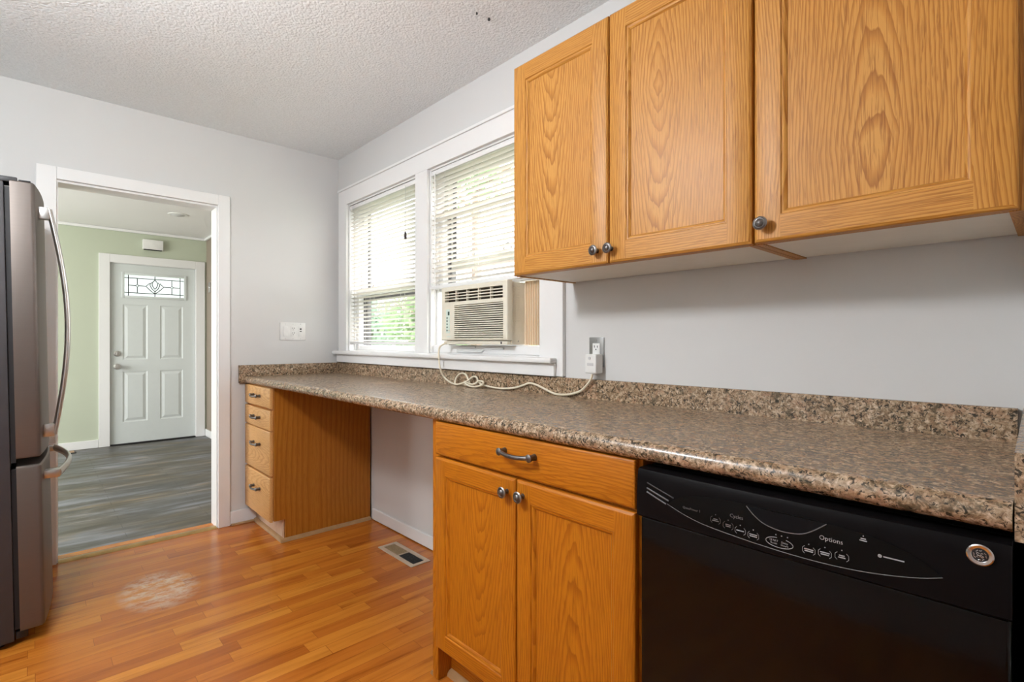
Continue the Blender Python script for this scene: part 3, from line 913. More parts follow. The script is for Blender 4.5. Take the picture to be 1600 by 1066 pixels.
def drawer_front(parent, x0, x1, z0, z1, yf, mat, t=0.019):
    b = MB()
    P = lambda x, z, d: Vector((x, yf + d, z))
    e = [(0, t), (0, 0.0065), (0.0015, 0.0035), (0.0045, 0.0012), (0.0085, 0.0)]
    b.rings([[P(x0 + o, z0 + o, d), P(x1 - o, z0 + o, d), P(x1 - o, z1 - o, d), P(x0 + o, z1 - o, d)] for o, d in e])
    return b.build('drawer', mat, parent, angle=25)

# ------------------------------------------------------------------ drawer cabinet (far left, under the worktop)
dc = thing('drawer_cabinet', (0.25, -0.3, 0), 'narrow oak four-drawer cabinet, window sheen painted on its fronts, at the far end of the worktop', 'cabinet')
b = MB()
poly = [(-0.0155, 0.012), (-0.606, 0.125), (-0.606, 0.8835), (-0.0155, 0.8835)]
sidep = [(-0.0155, 0.004), (-0.545, 0.004), (-0.545, 0.125), (-0.606, 0.125), (-0.606, 0.8835), (-0.0155, 0.8835)]
b.rings([[(x, y, z) for y, z in sidep] for x in (0.486, 0.502)])
b.build('side_panel', OAK_PANEL, dc, False, label='wide oak veneer side of the drawer cabinet with painted shade')
b = MB().box(0.016, 0.4855, -0.606, -0.016, 0.125, 0.8835)
b.build('carcass', OAKL_V, dc, False)
b = MB().box(0.016, 0.4855, -0.556, -0.546, 0.004, 0.1245)
b.build('toe_kick', KICK, dc, False, label='toe-kick board with painted sheen')
b = MB()
b.rings([[(x, y, z) for y, z in ((-0.556, 0.0005), (-0.576, 0.0005), (-0.573, 0.010), (-0.566, 0.017), (-0.556, 0.020))] for x in (0.018, 0.522)])
b.rings([[(x, y, z) for x, z in ((0.5025, 0.0005), (0.521, 0.0005), (0.518, 0.010), (0.512, 0.016), (0.5025, 0.019))] for y in (-0.5755, -0.016)])
b.build('shoe_moulding', MOULD, dc)
for z0, z1 in ((0.763, 0.880), (0.636, 0.752), (0.379, 0.632), (0.116, 0.368)):
    dr = drawer_front(dc, 0.022, 0.482, z0, z1, -0.6262, OAKP_H)
    pull(dr, 0.262, -0.6262, (z0 + z1) / 2 + (0.004 if z1 - z0 < 0.2 else 0.035), 0.11)

# ------------------------------------------------------------------ base cabinet with doors
bc = thing('base_cabinet', (2.49, -0.3, 0), 'oak base cabinet, shade painted into its colour, with two doors and one wide drawer', 'cabinet')
b = MB()
side = [(-0.0155, 0.004), (-0.545, 0.004), (-0.545, 0.118), (-0.6055, 0.118), (-0.6055, 0.8835), (-0.0155, 0.8835)]
full = [(-0.0155, 0.004), (-0.6055, 0.004), (-0.6055, 0.8835), (-0.0155, 0.8835)]
for x0, x1, pr in ((2.076, 2.106, full), (2.884, 2.902, side)):
    MB().rings([[(x, y, z) for y, z in pr] for x in (x0, x1)]).build('side_panel', OAKL_V, bc, False)
b.box(2.1065, 2.8835, -0.6055, -0.585, 0.118, 0.150).box(2.1065, 2.8835, -0.6055, -0.585, 0.750, 0.785).box(2.1065, 2.8835, -0.6055, -0.585, 0.868, 0.8835)
b.box(2.1065, 2.130, -0.6055, -0.585, 0.150, 0.750).box(2.860, 2.8835, -0.6055, -0.585, 0.150, 0.750).box(2.49, 2.522, -0.6055, -0.585, 0.150, 0.750)
b.box(2.1065, 2.8835, -0.585, -0.02, 0.118, 0.134)
b.box(2.1065, 2.130, -0.6055, -0.585, 0.785, 0.868).box(2.860, 2.8835, -0.6055, -0.585, 0.785, 0.868)
b.build('face_frame', OAKL_V, bc, False)
b = MB().box(2.1065, 2.8835, -0.550, -0.540, 0.004, 0.1175)
b.build('toe_kick', OAKL_H, bc, False)
b = MB()
b.rings([[(x, y, z) for y, z in ((-0.5505, 0.0005), (-0.570, 0.0005), (-0.567, 0.010), (-0.560, 0.017), (-0.5505, 0.020))] for x in (2.107, 2.883)])
b.rings([[(x, y, z) for x, z in ((2.0755, 0.0005), (2.057, 0.0005), (2.060, 0.010), (2.066, 0.016), (2.0755, 0.019))] for y in (-0.604, -0.02)])
b.build('shoe_moulding', MOULD, bc)
dl = framed_door(bc, 2.116, 2.504, 0.128, 0.764, -0.6252, 0.056, OAKL_V, OAKL_H)
knob(dl, 2.472, -0.6252, 0.724)
dr_ = framed_door(bc, 2.509, 2.893, 0.128, 0.764, -0.6252, 0.056, OAKL_V, OAKL_H)
knob(dr_, 2.536, -0.6252, 0.724)
dw_ = drawer_front(bc, 2.116, 2.893, 0.772, 0.8825, -0.6252, OAKL_H)
pull(dw_, 2.522, -0.6252, 0.838, 0.118)

# ------------------------------------------------------------------ wall cabinets
def wall_cabinet(x0, x1, lab, doors, filler=0.0):
    root = thing('wall_cabinet', ((x0 + x1) / 2, -0.16, 1.385), lab, 'cabinet', 'oak wall cabinets over the worktop')
    b = MB()
    b.box(x0, x0 + 0.016, -0.3150, -0.0005, 1.384, 2.138).box(x1 - 0.016 - filler, x1, -0.3150, -0.0005, 1.384, 2.138)
    b.box(x0 + 0.016, x1 - 0.016 - filler, -0.3150, -0.0005, 2.122, 2.138).box(x0 + 0.016, x1 - 0.016 - filler, -0.010, -0.0005, 1.40, 2.122)
    b.box(x0 + 0.016, x1 - 0.016 - filler, -0.3150, -0.2950, 1.3865, 2.122)
    b.build('carcass', OAK_V, root, False)
    b = MB().box(x0 + 0.0165, x1 - 0.0165 - filler, -0.2945, -0.0105, 1.387, 1.399)
    b.build('underside_panel', WHITEB, root, False, label='off-white underside panel')
    for (a, c, kx) in doors:
        d = framed_door(root, a, c, 1.386, 2.138, -0.3352, 0.060, OAK_V, OAK_H)
        knob(d, kx, -0.3352, 1.428)
    return root
wall_cabinet(2.188, 3.034, 'honey oak wall cabinet with two doors, left one beside the window', [(2.190, 2.607, 2.567), (2.611, 3.032, 2.620)])
wall_cabinet(3.036, 3.508, 'honey oak wall cabinet with a single wide door above the dishwasher', [(3.038, 3.4935, 3.060)], 0.012)

# ------------------------------------------------------------------ dishwasher
dwt = thing('dishwasher', (3.2, -0.3, 0), 'black dishwasher with a curved control panel under the worktop', 'dishwasher')
X0, X1 = 2.909, 3.4985
b = MB().box(X0 + 0.004, X1 - 0.004, -0.590, -0.03, 0.10, 0.872)
b.build('tub', BLACKP, dwt, False)
b = MB().box(X0 + 0.01, X1 - 0.01, -0.555, -0.535, 0.004, 0.099)
b.build('toe_panel', BLACKP, dwt, False)
b = MB().box(X0 + 0.002, X1 - 0.002, -0.628, -0.5905, 0.112, 0.7655, 0.006, 3)
b.build('door', DWGLOSS, dwt, angle=50)
# control panel: gently bowed front, rounded top lip
def pface(x, z):
    t = (x - (X0 + X1) / 2) / ((X1 - X0) / 2)
    s = (z - 0.767) / 0.108
    return -0.640 - 0.008 * (1 - t * t) + 0.006 * max(0, s) ** 3
b = MB()
NX = 28
loops = []
for i in range(NX + 1):
    x = X0 + (X1 - X0) * i / NX
    t = (x - (X0 + X1) / 2) / ((X1 - X0) / 2)
    zb = 0.7665
    zt = 0.872
    col = [(x, -0.5915, zb), (x, pface(x, zb) + 0.006, zb), (x, pface(x, zb), zb + 0.005)]
    for k in range(1, 8):
        z = zb + 0.005 + (zt - 0.008 - zb - 0.005) * k / 7
        col.append((x, pface(x, z), z))
    yt = pface(x, zt - 0.008)
    col += [(x, yt + 0.0025, zt - 0.002), (x, yt + 0.008, zt), (x, -0.5915, zt)]
    loops.append(col)
b.rings(loops)
cp = b.build('control_panel', DWPANEL, dwt, angle=40)
pfn = lambda u, v, d: Vector((u, pface(u, v) - d, v))
def panel_sheet(poly, d0, d1, mat, name, parent, label=None):
    bb = MB()
    bm2 = bb.bm
    vs = [bm2.verts.new((u, v, 0)) for u, v in poly]
    f = bm2.faces.new(vs)
    bmesh.ops.triangulate(bm2, faces=[f])
    bmesh.ops.subdivide_edges(bm2, edges=bm2.edges[:], cuts=2, use_grid_fill=True)
    ext = bmesh.ops.extrude_face_region(bm2, geom=bm2.faces[:])
    top = set(v for v in ext['geom'] if isinstance(v, bmesh.types.BMVert))
    for v in bm2.verts:
        v.co = pfn(v.co.x, v.co.y, d1 if v in top else d0)
    return bb.build(name, mat, parent, True, label=label)
lens_top = [(2.985, 0.8117), (3.011, 0.8295), (3.0453, 0.8411), (3.091, 0.8475), (3.1456, 0.8485), (3.2171, 0.8489), (3.2949, 0.847), (3.3303, 0.8442), (3.3595, 0.8393), (3.3871, 0.8309), (3.4098, 0.8200), (3.4265, 0.8066)]
lens_bot = [(3.4023, 0.7985), (3.3715, 0.7915), (3.3303, 0.7850), (3.2858, 0.7815), (3.2375, 0.7805), (3.1851, 0.7818), (3.1279, 0.7850), (3.0653, 0.7905), (3.0200, 0.8000)]
panel_sheet(lens_top + lens_bot, 0.0002, 0.0012, DWLENS, 'display_lens', cp, 'glossy black leaf-shaped control lens')
b = MB()
lb = [(3.4265, 0.8066)] + lens_bot + [(2.985, 0.8117)]
b.tube([pfn(p.x, p.y - 0.0006, 0.001) for p in smooth_pts([(q[0], q[1], 0) for q in lb], 4)], 0.0007, 6)
b.build('lens_edge', EDGEG, cp, label='thin grey line under the lens')
poc = [(3.1479, 0.8460), (3.1600, 0.8340), (3.1780, 0.8225), (3.2000, 0.8170), (3.2200, 0.8165), (3.2420, 0.8205), (3.2600, 0.8310), (3.2783, 0.8460)]
panel_sheet(poc, 0.0013, 0.0018, DWPOCK, 'pull_pocket', cp, 'matt black finger pocket')
b = MB()
b.tube([pfn(p.x, p.y, 0.0022) for p in smooth_pts([(q[0], q[1], 0) for q in poc], 4)], 0.0008, 6)
b.build('pocket_rim', FAINT, cp)
for k, (q0, q1) in enumerate((((2.9345, 0.8441), (2.9992, 0.8256)), ((2.9345, 0.8331), (2.9876, 0.8177)), ((2.9345, 0.8249), (2.9817, 0.8097)))):
    bb = MB().tube([pfn(q0[0] + (q1[0] - q0[0]) * t / 6, q0[1] + (q1[1] - q0[1]) * t / 6, 0.0004) for t in range(7)], 0.0017, 6)
    bb.build('vent_slit', [BLACKP, SLITG, SLITG][k], cp)
def ptext(s, u, v, size, mat, al='CENTER'):
    return text(s, 'lettering', size, lambda a, c, d: pfn(u + a, v + c, 0.0016 + d), mat, cp, None, al)
ptext('QuietPower 1', 3.040, 0.8137, 0.0066, FAINT)
ptext('Cycles', 3.1302, 0.8215, 0.0095, FAINT)
ptext('Options', 3.2851, 0.8223, 0.0105, INK)
def bars(u, v, ws, gap=0.0032):
    bb = MB()
    for i, w in enumerate(ws):
        vv = v + gap * (len(ws) - 1) / 2 - gap * i
        poly = [(u - w / 2, vv - 0.0009), (u + w / 2, vv - 0.0009), (u + w / 2, vv + 0.0009), (u - w / 2, vv + 0.0009)]
        bb.prism(poly, pfn, 0.0013, 0.0018)
    return bb
def button(u, v, ws, mat=INK, hw=0.0096, hh=0.0062):
    bb = bars(u, v, ws)
    for s in (-1, 1):
        pts = [(u + s * (hw - 0.003), v + hh), (u + s * hw, v + hh - 0.003), (u + s * hw, v - hh + 0.003), (u + s * (hw - 0.003), v - hh)]
        bb.tube([pfn(a, c, 0.0016) for a, c in pts], 0.0004, 5)
    bb.prism(arc(u, v + hh + 0.004, 0.0009, 0, 315, 7), pfn, 0.0013, 0.0018)
    bb.build('button', mat, cp, False)
for (u, v), ws in zip([(3.0898, 0.8052), (3.1146, 0.8010), (3.1374, 0.7975), (3.161, 0.7953)], [(0.008, 0.013), (0.010, 0.009), (0.014,), (0.014, 0.013)]):
    button(u, v, ws, FAINT if u < 3.12 else INK)
for (u, v), ws in zip([(3.2524, 0.7956), (3.2764, 0.7972), (3.3007, 0.7995)], [(0.014, 0.013), (0.014, 0.012), (0.008, 0.010)]):
    button(u, v, ws)
bb = MB()
for a0, a1 in ((100, 330), (-30, 60)):
    bb.tube([pfn(3.2055 + 0.0225 * math.cos(math.radians(a0 + (a1 - a0) * i / 16)), 0.7948 + 0.0085 * math.sin(math.radians(a0 + (a1 - a0) * i / 16)), 0.0016) for i in range(17)], 0.0006, 5)
for i in range(3):
    bb.prism(arc(3.200 + 0.0095 * i, 0.8078, 0.0010, 0, 315, 7), pfn, 0.0013, 0.0018)
bb.build('button', INK, cp, False, label='oval start button')
ptext('START', 3.1965, 0.7972, 0.0050, INK)
ptext('Reset', 3.1965, 0.7925, 0.0050, INK)
ptext('Delay', 3.2145, 0.7965, 0.0048, INK)
ptext('Hours', 3.2145, 0.7920, 0.0048, INK)
bb = bars(3.3296, 0.8348, (0.007, 0.010), 0.003)
bb.prism(arc(3.3296, 0.8405, 0.0009, 0, 315, 7), pfn, 0.0013, 0.0018)
bb.build('indicator', INK, cp, False)
bb = bars(3.3690, 0.8160, (0.026,))
bb.lathe(pfn(3.3515, 0.8160, 0.0013), (0, -1, 0), [(0.0028, 0), (0.0028, 0.0005), (0.0, 0.0006)], 12)
bb.build('indicator', INK, cp, False)
# round badge
BX, BZ = 3.4663, 0.8505
bo = pfn(BX, BZ, 0.0)
b = MB().lathe(bo, (0, -1, 0), [(0.0148, 0), (0.0148, 0.0022), (0.0132, 0.0034), (0.0098, 0.0030), (0.0088, 0.0022), (0.0, 0.0021)], 40)
badge = b.build('badge', CHROME, cp, angle=30, label='round bright metal badge with a monogram')
b = MB().lathe(bo + Vector((0, -0.0021, 0)), (0, -1, 0), [(0.0090, 0), (0.0090, 0.0005), (0.0, 0.0005)], 32)
b.build('badge_field', DARKHOLE, badge)
bfn = lambda u, v: bo + Vector((u * 0.001, -0.0032, v * 0.001))
b = MB()
def stroke(pts, r=0.00042):
    b.tube([bfn(p.x, p.y) for p in smooth_pts([(u, v, 0) for u, v in pts], 5)], r, 6)
stroke([(-0.6, 1.8), (-1.6, 3.0), (-3.0, 3.0), (-3.6, 1.8), (-2.6, 0.4), (-0.8, -0.2), (0.0, -1.0), (-0.8, -2.6), (-2.2, -3.2), (-3.2, -2.4), (-2.4, -1.2), (-0.6, -0.6), (0.4, 0.2)])
stroke([(3.2, 2.2), (2.4, 3.1), (1.2, 2.6), (1.0, 1.4), (1.9, 0.6), (0.9, -0.2), (0.8, -1.6), (1.8, -2.9), (3.2, -2.6), (3.7, -1.4), (2.9, -0.7), (2.2, -1.2), (2.4, -1.8)])
for a in (20, 75, 110, 165, 200, 255, 290, 345):
    stroke([(7.2 * math.cos(math.radians(a)), 7.2 * math.sin(math.radians(a))), (6.2 * math.cos(math.radians(a + 10)), 6.2 * math.sin(math.radians(a + 10))), (6.4 * math.cos(math.radians(a + 24)), 6.4 * math.sin(math.radians(a + 24)))], 0.0004)
b.build('monogram', SATIN, badge)

# ------------------------------------------------------------------ refrigerator (leans back a little on its feet)
FX0, FX1 = 0.045, 0.872
fr = thing('refrigerator', (0.46, -1.665, 0), 'tall slate steel refrigerator with bottom freezer beside the doorway', 'refrigerator')
YD = -1.569                      # front edge of the doors at floor height
b = MB().box(FX0 + 0.003, FX1 - 0.003, -2.34, -1.655, 0.022, 1.745, 0.006)
b.build('cabinet', FRSIDE, fr)
b = MB()
b.box(FX0 + 0.02, FX1 - 0.02, -1.6545, -1.640, 0.06, 0.665).box(FX0 + 0.02, FX1 - 0.02, -1.6545, -1.640, 0.69, 1.73)
b.build('gasket', GASKET, fr, False)
def fridge_door(name, z0, z1):
    b = MB()
    yb = -1.6395
    n = 24
    loops = []
    rnd = 0.014
    for zz, ins in ((z0, 0.006), (z0 + 0.004, 0.0015), (z0 + 0.010, 0), (z1 - 0.010, 0), (z1 - 0.004, 0.0015), (z1, 0.006)):
        L = [(FX1 - ins, yb, zz)]
        # right rounded edge
        for a in (0, 30, 60, 85):
            L.append((FX1 - rnd + (rnd - ins) * math.cos(math.radians(a)), YD - rnd + (rnd - ins) * math.sin(math.radians(a)), zz))
        for i in range(1, n):
            t = i / n
            x = FX1 - rnd - (FX1 - FX0 - 2 * rnd) * t
            L.append((x, YD - ins + 0.030 * (1 - (2 * t - 1) ** 2), zz))
        for a in (95, 120, 150, 180):
            L.append((FX0 + rnd + (rnd - ins) * math.cos(math.radians(a)), YD - rnd + (rnd - ins) * math.sin(math.radians(a)), zz))
        L.append((FX0 + ins, yb, zz))
        loops.append(L)
    b.rings(loops)
    return b.build(name, SLATEM, fr, angle=30)
ud = fridge_door('door', 0.706, 1.752)
fd = fridge_door('freezer_drawer', 0.055, 0.676)
b = MB().box(FX0 + 0.01, FX1 - 0.004, -1.615, YD - 0.012, 1.7522, 1.757, 0.002)
b.build('top_cap', BLACKP, ud)
b = MB()
b.box(FX1 - 0.09, FX1 - 0.01, -1.70, -1.618, 1.7455, 1.766, 0.004)
b.build('hinge_cover', BLACKP, fr)
b = MB().box(FX0 + 0.02, FX1 - 0.02, -1.652, -1.618, 0.022, 0.050, 0.004)
b.build('kick_grille', BLACKP, fr)
for x in (FX0 + 0.06, FX1 - 0.06):
    MB().lathe((x, -1.70, 0.0), (0, 0, 1), [(0.02, 0), (0.02, 0.012), (0.012, 0.0218)], 12).build('foot', BLACKP, fr)
# upper handle near the right edge, long vertical bow
hx = 0.785
b = MB()
pts = []
for i in range(25):
    t = i / 24
    z = 0.775 + (1.672 - 0.775) * t
    pts.append((hx, YD + 0.040 + 0.048 * math.sin(PI * t), z))
b.tube(pts, (0.0165, 0.0095), 14, flat=(1, 0, 0))
b.box(hx - 0.016, hx + 0.016, YD + 0.006, YD + 0.042, 1.630, 1.678, 0.005).box(hx - 0.016, hx + 0.016, YD + 0.006, YD + 0.042, 0.768, 0.818, 0.005)
b.build('handle', SATIN, ud, angle=50)
b = MB()
pts = []
for i in range(25):
    t = i / 24
    x = FX1 - 0.075 - (FX1 - FX0 - 0.15) * t
    pts.append((x, YD + 0.050 + 0.045 * math.sin(PI * t) , 0.620))
b.tube(pts, (0.0165, 0.0095), 14, flat=(0, 0, 1))
for x in (FX1 - 0.085, FX0 + 0.085):
    b.box(x - 0.022, x + 0.022, YD + 0.002, YD + 0.055, 0.604, 0.636, 0.005)
b.build('handle', SATIN, fd, angle=50)
fr.rotation_euler = (math.radians(1.0), 0, 0)

# ------------------------------------------------------------------ window air conditioner
ac = thing('air_conditioner', (1.6, 0.05, 1.130), 'cream window air conditioner in the right window with a beige accordion side', 'air conditioner')
AX0, AX1, AZ0, AZ1, AYF = 1.342, 1.850, 1.137, 1.425, -0.052
b = MB().box(AX0 + 0.008, AX1 - 0.004, -0.020, 0.42, AZ0 - 0.005, AZ1 - 0.004, 0.006)
b.build('housing', CREAM, ac, angle=50)
# front: frame with two openings and louvers
b = MB()
ffn = lambda u, v, d: Vector((u, AYF + d, v))
G1 = (1.374, 1.820, 1.348, 1.404)
G2 = (1.455, 1.822, 1.158, 1.330)
plate_with_holes(b, ffn, AX0 + 0.006, AX1 - 0.006, AZ0 + 0.022, AZ1 - 0.004, [G1, G2], 0.0)
e = [(0, 0.006), (0.002, 0.002), (0.006, 0.0)]
Q = lambda o, d: [ffn(AX0 + o, AZ0 + 0.016 + o, d), ffn(AX1 - o, AZ0 + 0.016 + o, d), ffn(AX1 - o, AZ1 + 0.002 - o, d), ffn(AX0 + o, AZ1 + 0.002 - o, d)]
b.rings([Q(0, 0.0315), Q(0, 0.006), Q(0.002, 0.002), Q(0.006, 0.0)], True, False, False)
for g in (G1, G2):
    b.rings([[ffn(g[0], g[2], d), ffn(g[1], g[2], d), ffn(g[1], g[3], d), ffn(g[0], g[3], d)] for d in (0.0, 0.025)], True, False, False)
bmesh.ops.remove_doubles(b.bm, verts=b.bm.verts[:], dist=1e-5)
b.box(AX0 + 0.010, AX1 - 0.010, AYF + 0.010, AYF + 0.0315, AZ0 - 0.004, AZ0 + 0.013, 0.004)
front = b.build('front_panel', CREAM, ac, angle=30)
b = MB().box(G1[0], G1[1], AYF + 0.026, AYF + 0.029, G1[2], G1[3]).box(G2[0], G2[1], AYF + 0.026, AYF + 0.029, G2[2], G2[3])
b.build('vent_cavity', CREAMD, front, False)
b = MB()
for i in range(3):
    z = G1[2] + (G1[3] - G1[2]) * (i + 1) / 4
    b.box(G1[0], G1[1], AYF + 0.001, AYF + 0.014, z - 0.0024, z + 0.0024, 0.0008)
for i in range(4):
    x = G1[0] + (G1[1] - G1[0]) * (i + 1) / 5
    b.box(x - 0.003, x + 0.003, AYF + 0.003, AYF + 0.018, G1[2], G1[3], 0.0008)
b.build('outlet_louvers', CREAM, front, False)
b = MB()
n = 17
for i in range(n):
    z = G2[2] + (G2[3] - G2[2]) * (i + 0.5) / n
    b.obox(((G2[0] + G2[1]) / 2, AYF + 0.005, z), ((G2[1] - G2[0]) / 2, 0, 0), (0, 0.0055, 0.0018), (0, 0.0, 0.0019))
b.build('intake_grille', CREAM, front, False)
cpn = MB().prism([(1.386, 1.190), (1.418, 1.190)] + arc(1.412, 1.306, 0.006, 0, 90, 4) + arc(1.392, 1.306, 0.006, 90, 180, 4), ffn, 0.001, -0.0012).build('control_strip', MINT, front)
b = MB().prism([(1.402, 1.281), (1.416, 1.281), (1.416, 1.300), (1.402, 1.300)], ffn, -0.0012, -0.002)
for z in (1.268, 1.252, 1.236, 1.220, 1.204):
    b.prism(arc(1.396, z, 0.0046, 0, 345, 12), ffn, -0.0012, -0.0026)
b.build('buttons', DKGRN, cpn)
b = MB()
b.prism(arc(1.411, 1.204, 0.0026, 0, 345, 10), ffn, -0.0012, -0.0018)
b.build('indicator', ORANGE, cpn)
b = MB().prism([(1.390, 1.1695), (1.425, 1.1695), (1.425, 1.1745), (1.390, 1.1745)], ffn, 0.0005, -0.0006)
b.build('nameplate', MINT, front)
# side vents on the housing
b = MB()
for r in range(14):
    z = 1.235 + r * 0.0125
    for k in range(3):
        y0 = -0.012 + k * 0.016
        b.box(AX1 - 0.0042, AX1 - 0.0026, y0, y0 + 0.011, z, z + 0.0045)
b.build('side_louvers', CREAM, ac, False)
b = MB().lathe((AX1 - 0.004, 0.020, AZ0 + 0.012), (1, 0, 0), [(0.004, 0), (0.003, 0.002), (0, 0.0022)], 10)
b.build('screw', STEELPL, ac)
MB().box(1.795, 1.803, AYF + 0.0085, AYF + 0.0105, AZ0 - 0.001, AZ0 + 0.010).build('latch_slot', BRONZE, ac)
# pleated side panel
b = MB()
loops = []
npl = 8
xa, xb = AX1 - 0.003, 1.968
pw = (xb - xa) / npl
front_l, back_l = [], []
for i in range(npl):
    x = xa + pw * i
    for fx, dy in ((0.0, 0.0), (0.42, 0.0), (0.52, -0.006), (0.68, -0.0085), (0.84, -0.006), (0.94, 0.0)):
        front_l.append((x + fx * pw, 0.062 + dy))
front_l.append((xb, 0.062))
ring2 = front_l + [(x, y + 0.0014) for x, y in reversed(front_l)]
b.rings([[(x, y, z) for x, y in ring2] for z in (1.131, 1.426)])
for f in b.bm.faces:
    c = f.calc_center_median()
    if c.y < 0.0605:
        f.material_index = 1
b.build('accordion_panel', [ACCORD, ACCORDL], ac, False, label='yellowed pleated accordion side panel with painted ridge light and valley shade')
b = MB()
b.box(1.9685, 1.9845, 0.048, 0.074, 1.130, 1.427, 0.002)
b.build('panel_frame', CREAM, ac)
# cord, tied in a loose knot on the worktop, up to the plug
cord = [(1.372, -0.040, 1.140), (1.365, -0.072, 1.125), (1.358, -0.078, 1.100), (1.358, -0.078, 1.060), (1.368, -0.076, 1.005), (1.372, -0.058, 0.968), (1.403, -0.050, 0.945), (1.447, -0.044, 0.9315),
        (1.500, -0.040, 0.9315), (1.552, -0.036, 0.9325), (1.570, -0.044, 0.940), (1.556, -0.040, 0.958), (1.525, -0.034, 0.983), (1.482, -0.032, 0.986), (1.452, -0.036, 0.965), (1.452, -0.046, 0.940), (1.480, -0.058, 0.932),
        (1.520, -0.052, 0.940), (1.556, -0.044, 0.954), (1.590, -0.038, 0.976), (1.618, -0.038, 0.972), (1.630, -0.045, 0.952), (1.605, -0.054, 0.940), (1.570, -0.056, 0.944), (1.545, -0.052, 0.950),
        (1.565, -0.064, 0.940), (1.600, -0.066, 0.932), (1.640, -0.060, 0.932), (1.676, -0.050, 0.944), (1.665, -0.040, 0.956), (1.630, -0.040, 0.957), (1.640, -0.034, 0.946), (1.673, -0.034, 0.938),
        (1.773, -0.034, 0.9315), (1.862, -0.032, 0.938), (1.921, -0.030, 0.952), (1.967, -0.030, 0.966), (2.011, -0.030, 0.962), (2.072, -0.031, 0.944), (2.124, -0.033, 0.9315), (2.189, -0.034, 0.934), (2.250, -0.036, 0.950), (2.283, -0.038, 0.972), (2.309, -0.038, 1.000), (2.316, -0.036, 1.022)]
b = MB().tube(smooth_pts(cord, 6), 0.0046, 8)
pc = b.build('power_cord', CORDM, ac, angle=80)
b = MB().box(2.292, 2.346, -0.053, -0.0085, 1.026, 1.100, 0.006, 3)
b.build('plug', WHITEP, pc)
b = MB().lathe((2.316, -0.0532, 1.084), (0, -1, 0), [(0.006, 0), (0.006, 0.002), (0.0, 0.0024)], 14).box(2.304, 2.334, -0.0542, -0.0528, 1.055, 1.066, 0.0005)
b.build('reset_button', GREYP, pc)

# ------------------------------------------------------------------ blinds
def blind(x0, x1, zt, zb, yc, lab, cords, tassel=None, stack=0, rail_out=0.0):
    root = thing('venetian_blind', ((x0 + x1) / 2, yc, zb), lab, 'blind', 'venetian blinds in the double window')
    MB().box(x0, x1, yc - 0.014, yc + 0.014, zt - 0.026, zt, 0.003).build('head_rail', TRIMW, root)
    b = MB()
    pitch = 0.0262
    z = zt - 0.038
    hw, crown = 0.0135, 0.0018
    zstop = zb + 0.022 + stack * 0.0042
    ta = math.radians(-16)
    def slat(z, jit=0.0):
        loops = []
        for x in (x0 + 0.004, x1 - 0.004):
            L = []
            for s, th in ((1, 0.0004), (-1, -0.0004)):
                for k in range(5):
                    t = (-1 + 2 * k / 4) * s
                    y = hw * t
                    zz = crown * (1 - t * t) + th
                    L.append((x, yc + y * math.cos(ta + jit) - zz * math.sin(ta + jit), z + y * math.sin(ta + jit) + zz * math.cos(ta + jit)))
            loops.append(L)
        b.rings(loops)
    while z > zstop:
        slat(z, random.uniform(-0.006, 0.006))
        z -= pitch
    for i in range(stack):
        slat(zb + 0.022 + i * 0.0042, -ta)
    b.build('slats', SLAT, root, angle=60)
    MB().box(x0 + 0.002, x1 - 0.002, yc - 0.015 - rail_out, yc + 0.013 - rail_out, zb, zb + 0.017, 0.003).build('bottom_rail', TRIMW, root)
    for cx in cords:
        b = MB()
        for yy in (yc - 0.0145, yc + 0.0145):
            b.tube([(cx, yy, zt - 0.026), (cx, yy, zb + 0.015)], 0.0008, 5)
        b.build('ladder_cord', WHITEP, root)
    b = MB()
    b.tube([(x0 + 0.045, yc - 0.020, zt - 0.02), (x0 + 0.047, yc - 0.021, zb + 0.06 if tassel else zb - 0.07)], 0.0035 if not tassel else 0.0015, 6)
    b.build('tilt_wand', WHITEP, root)
    if tassel:
        tx, tz = tassel
        lc = MB().tube([(tx, yc - 0.022, zt - 0.02), (tx, yc - 0.022, tz)], 0.0012, 5).build('lift_cord', GREYP, root)
        MB().lathe((tx, yc - 0.022, tz + 0.004), (0, 0, -1), [(0.003, 0), (0.007, 0.008), (0.009, 0.036), (0.006, 0.044), (0.0, 0.045)], 12).build('tassel', TASSEL, lc)
    return root
blind(WL[0] + 0.0125, WL[1] - 0.0125, 2.083, 1.128, 0.016, 'white venetian blind lowered over the whole left window', (0.30, 0.47, 0.85), (0.915, 1.79))
blind(WR[0] + 0.0125, WR[1] - 0.0125, 2.083, 1.432, 0.012, 'white venetian blind half raised above the air conditioner', (1.30, 1.55, 1.86), None, 0, 0.010)

# ------------------------------------------------------------------ wall plates
o1 = thing('wall_outlet', (2.312, 0, 1.05), 'steel outlet plate beside the window with a cord plugged in', 'outlet')
b = MB().box(2.277, 2.347, -0.006, -0.0005, 1.050, 1.164, 0.002)
op = b.build('plate', STEELPL, o1)
rfn = lambda u, v, d: Vector((u, -0.006 - d, v))
b = MB().box(2.295, 2.329, -0.0082, -0.0062, 1.073, 1.141, 0.001)
rc = b.build('receptacle', WHITEP, o1)
b = MB()
for z in (1.124,):
    b.box(2.303, 2.306, -0.0086, -0.0082, z, z + 0.009).box(2.317, 2.320, -0.0086, -0.0082, z, z + 0.008)
    b.prism(arc(2.3115, z - 0.007, 0.0026, 0, 330, 8), lambda u, v, d: Vector((u, -0.0082 - d, v)), 0.0, 0.0004)
b.build('slots', DARKHOLE, rc)
b = MB().lathe((2.312, -0.0062, 1.153), (0, -1, 0), [(0.0035, 0), (0.003, 0.001), (0, 0.0012)], 10)
b.build('screw', SATIN, o1)

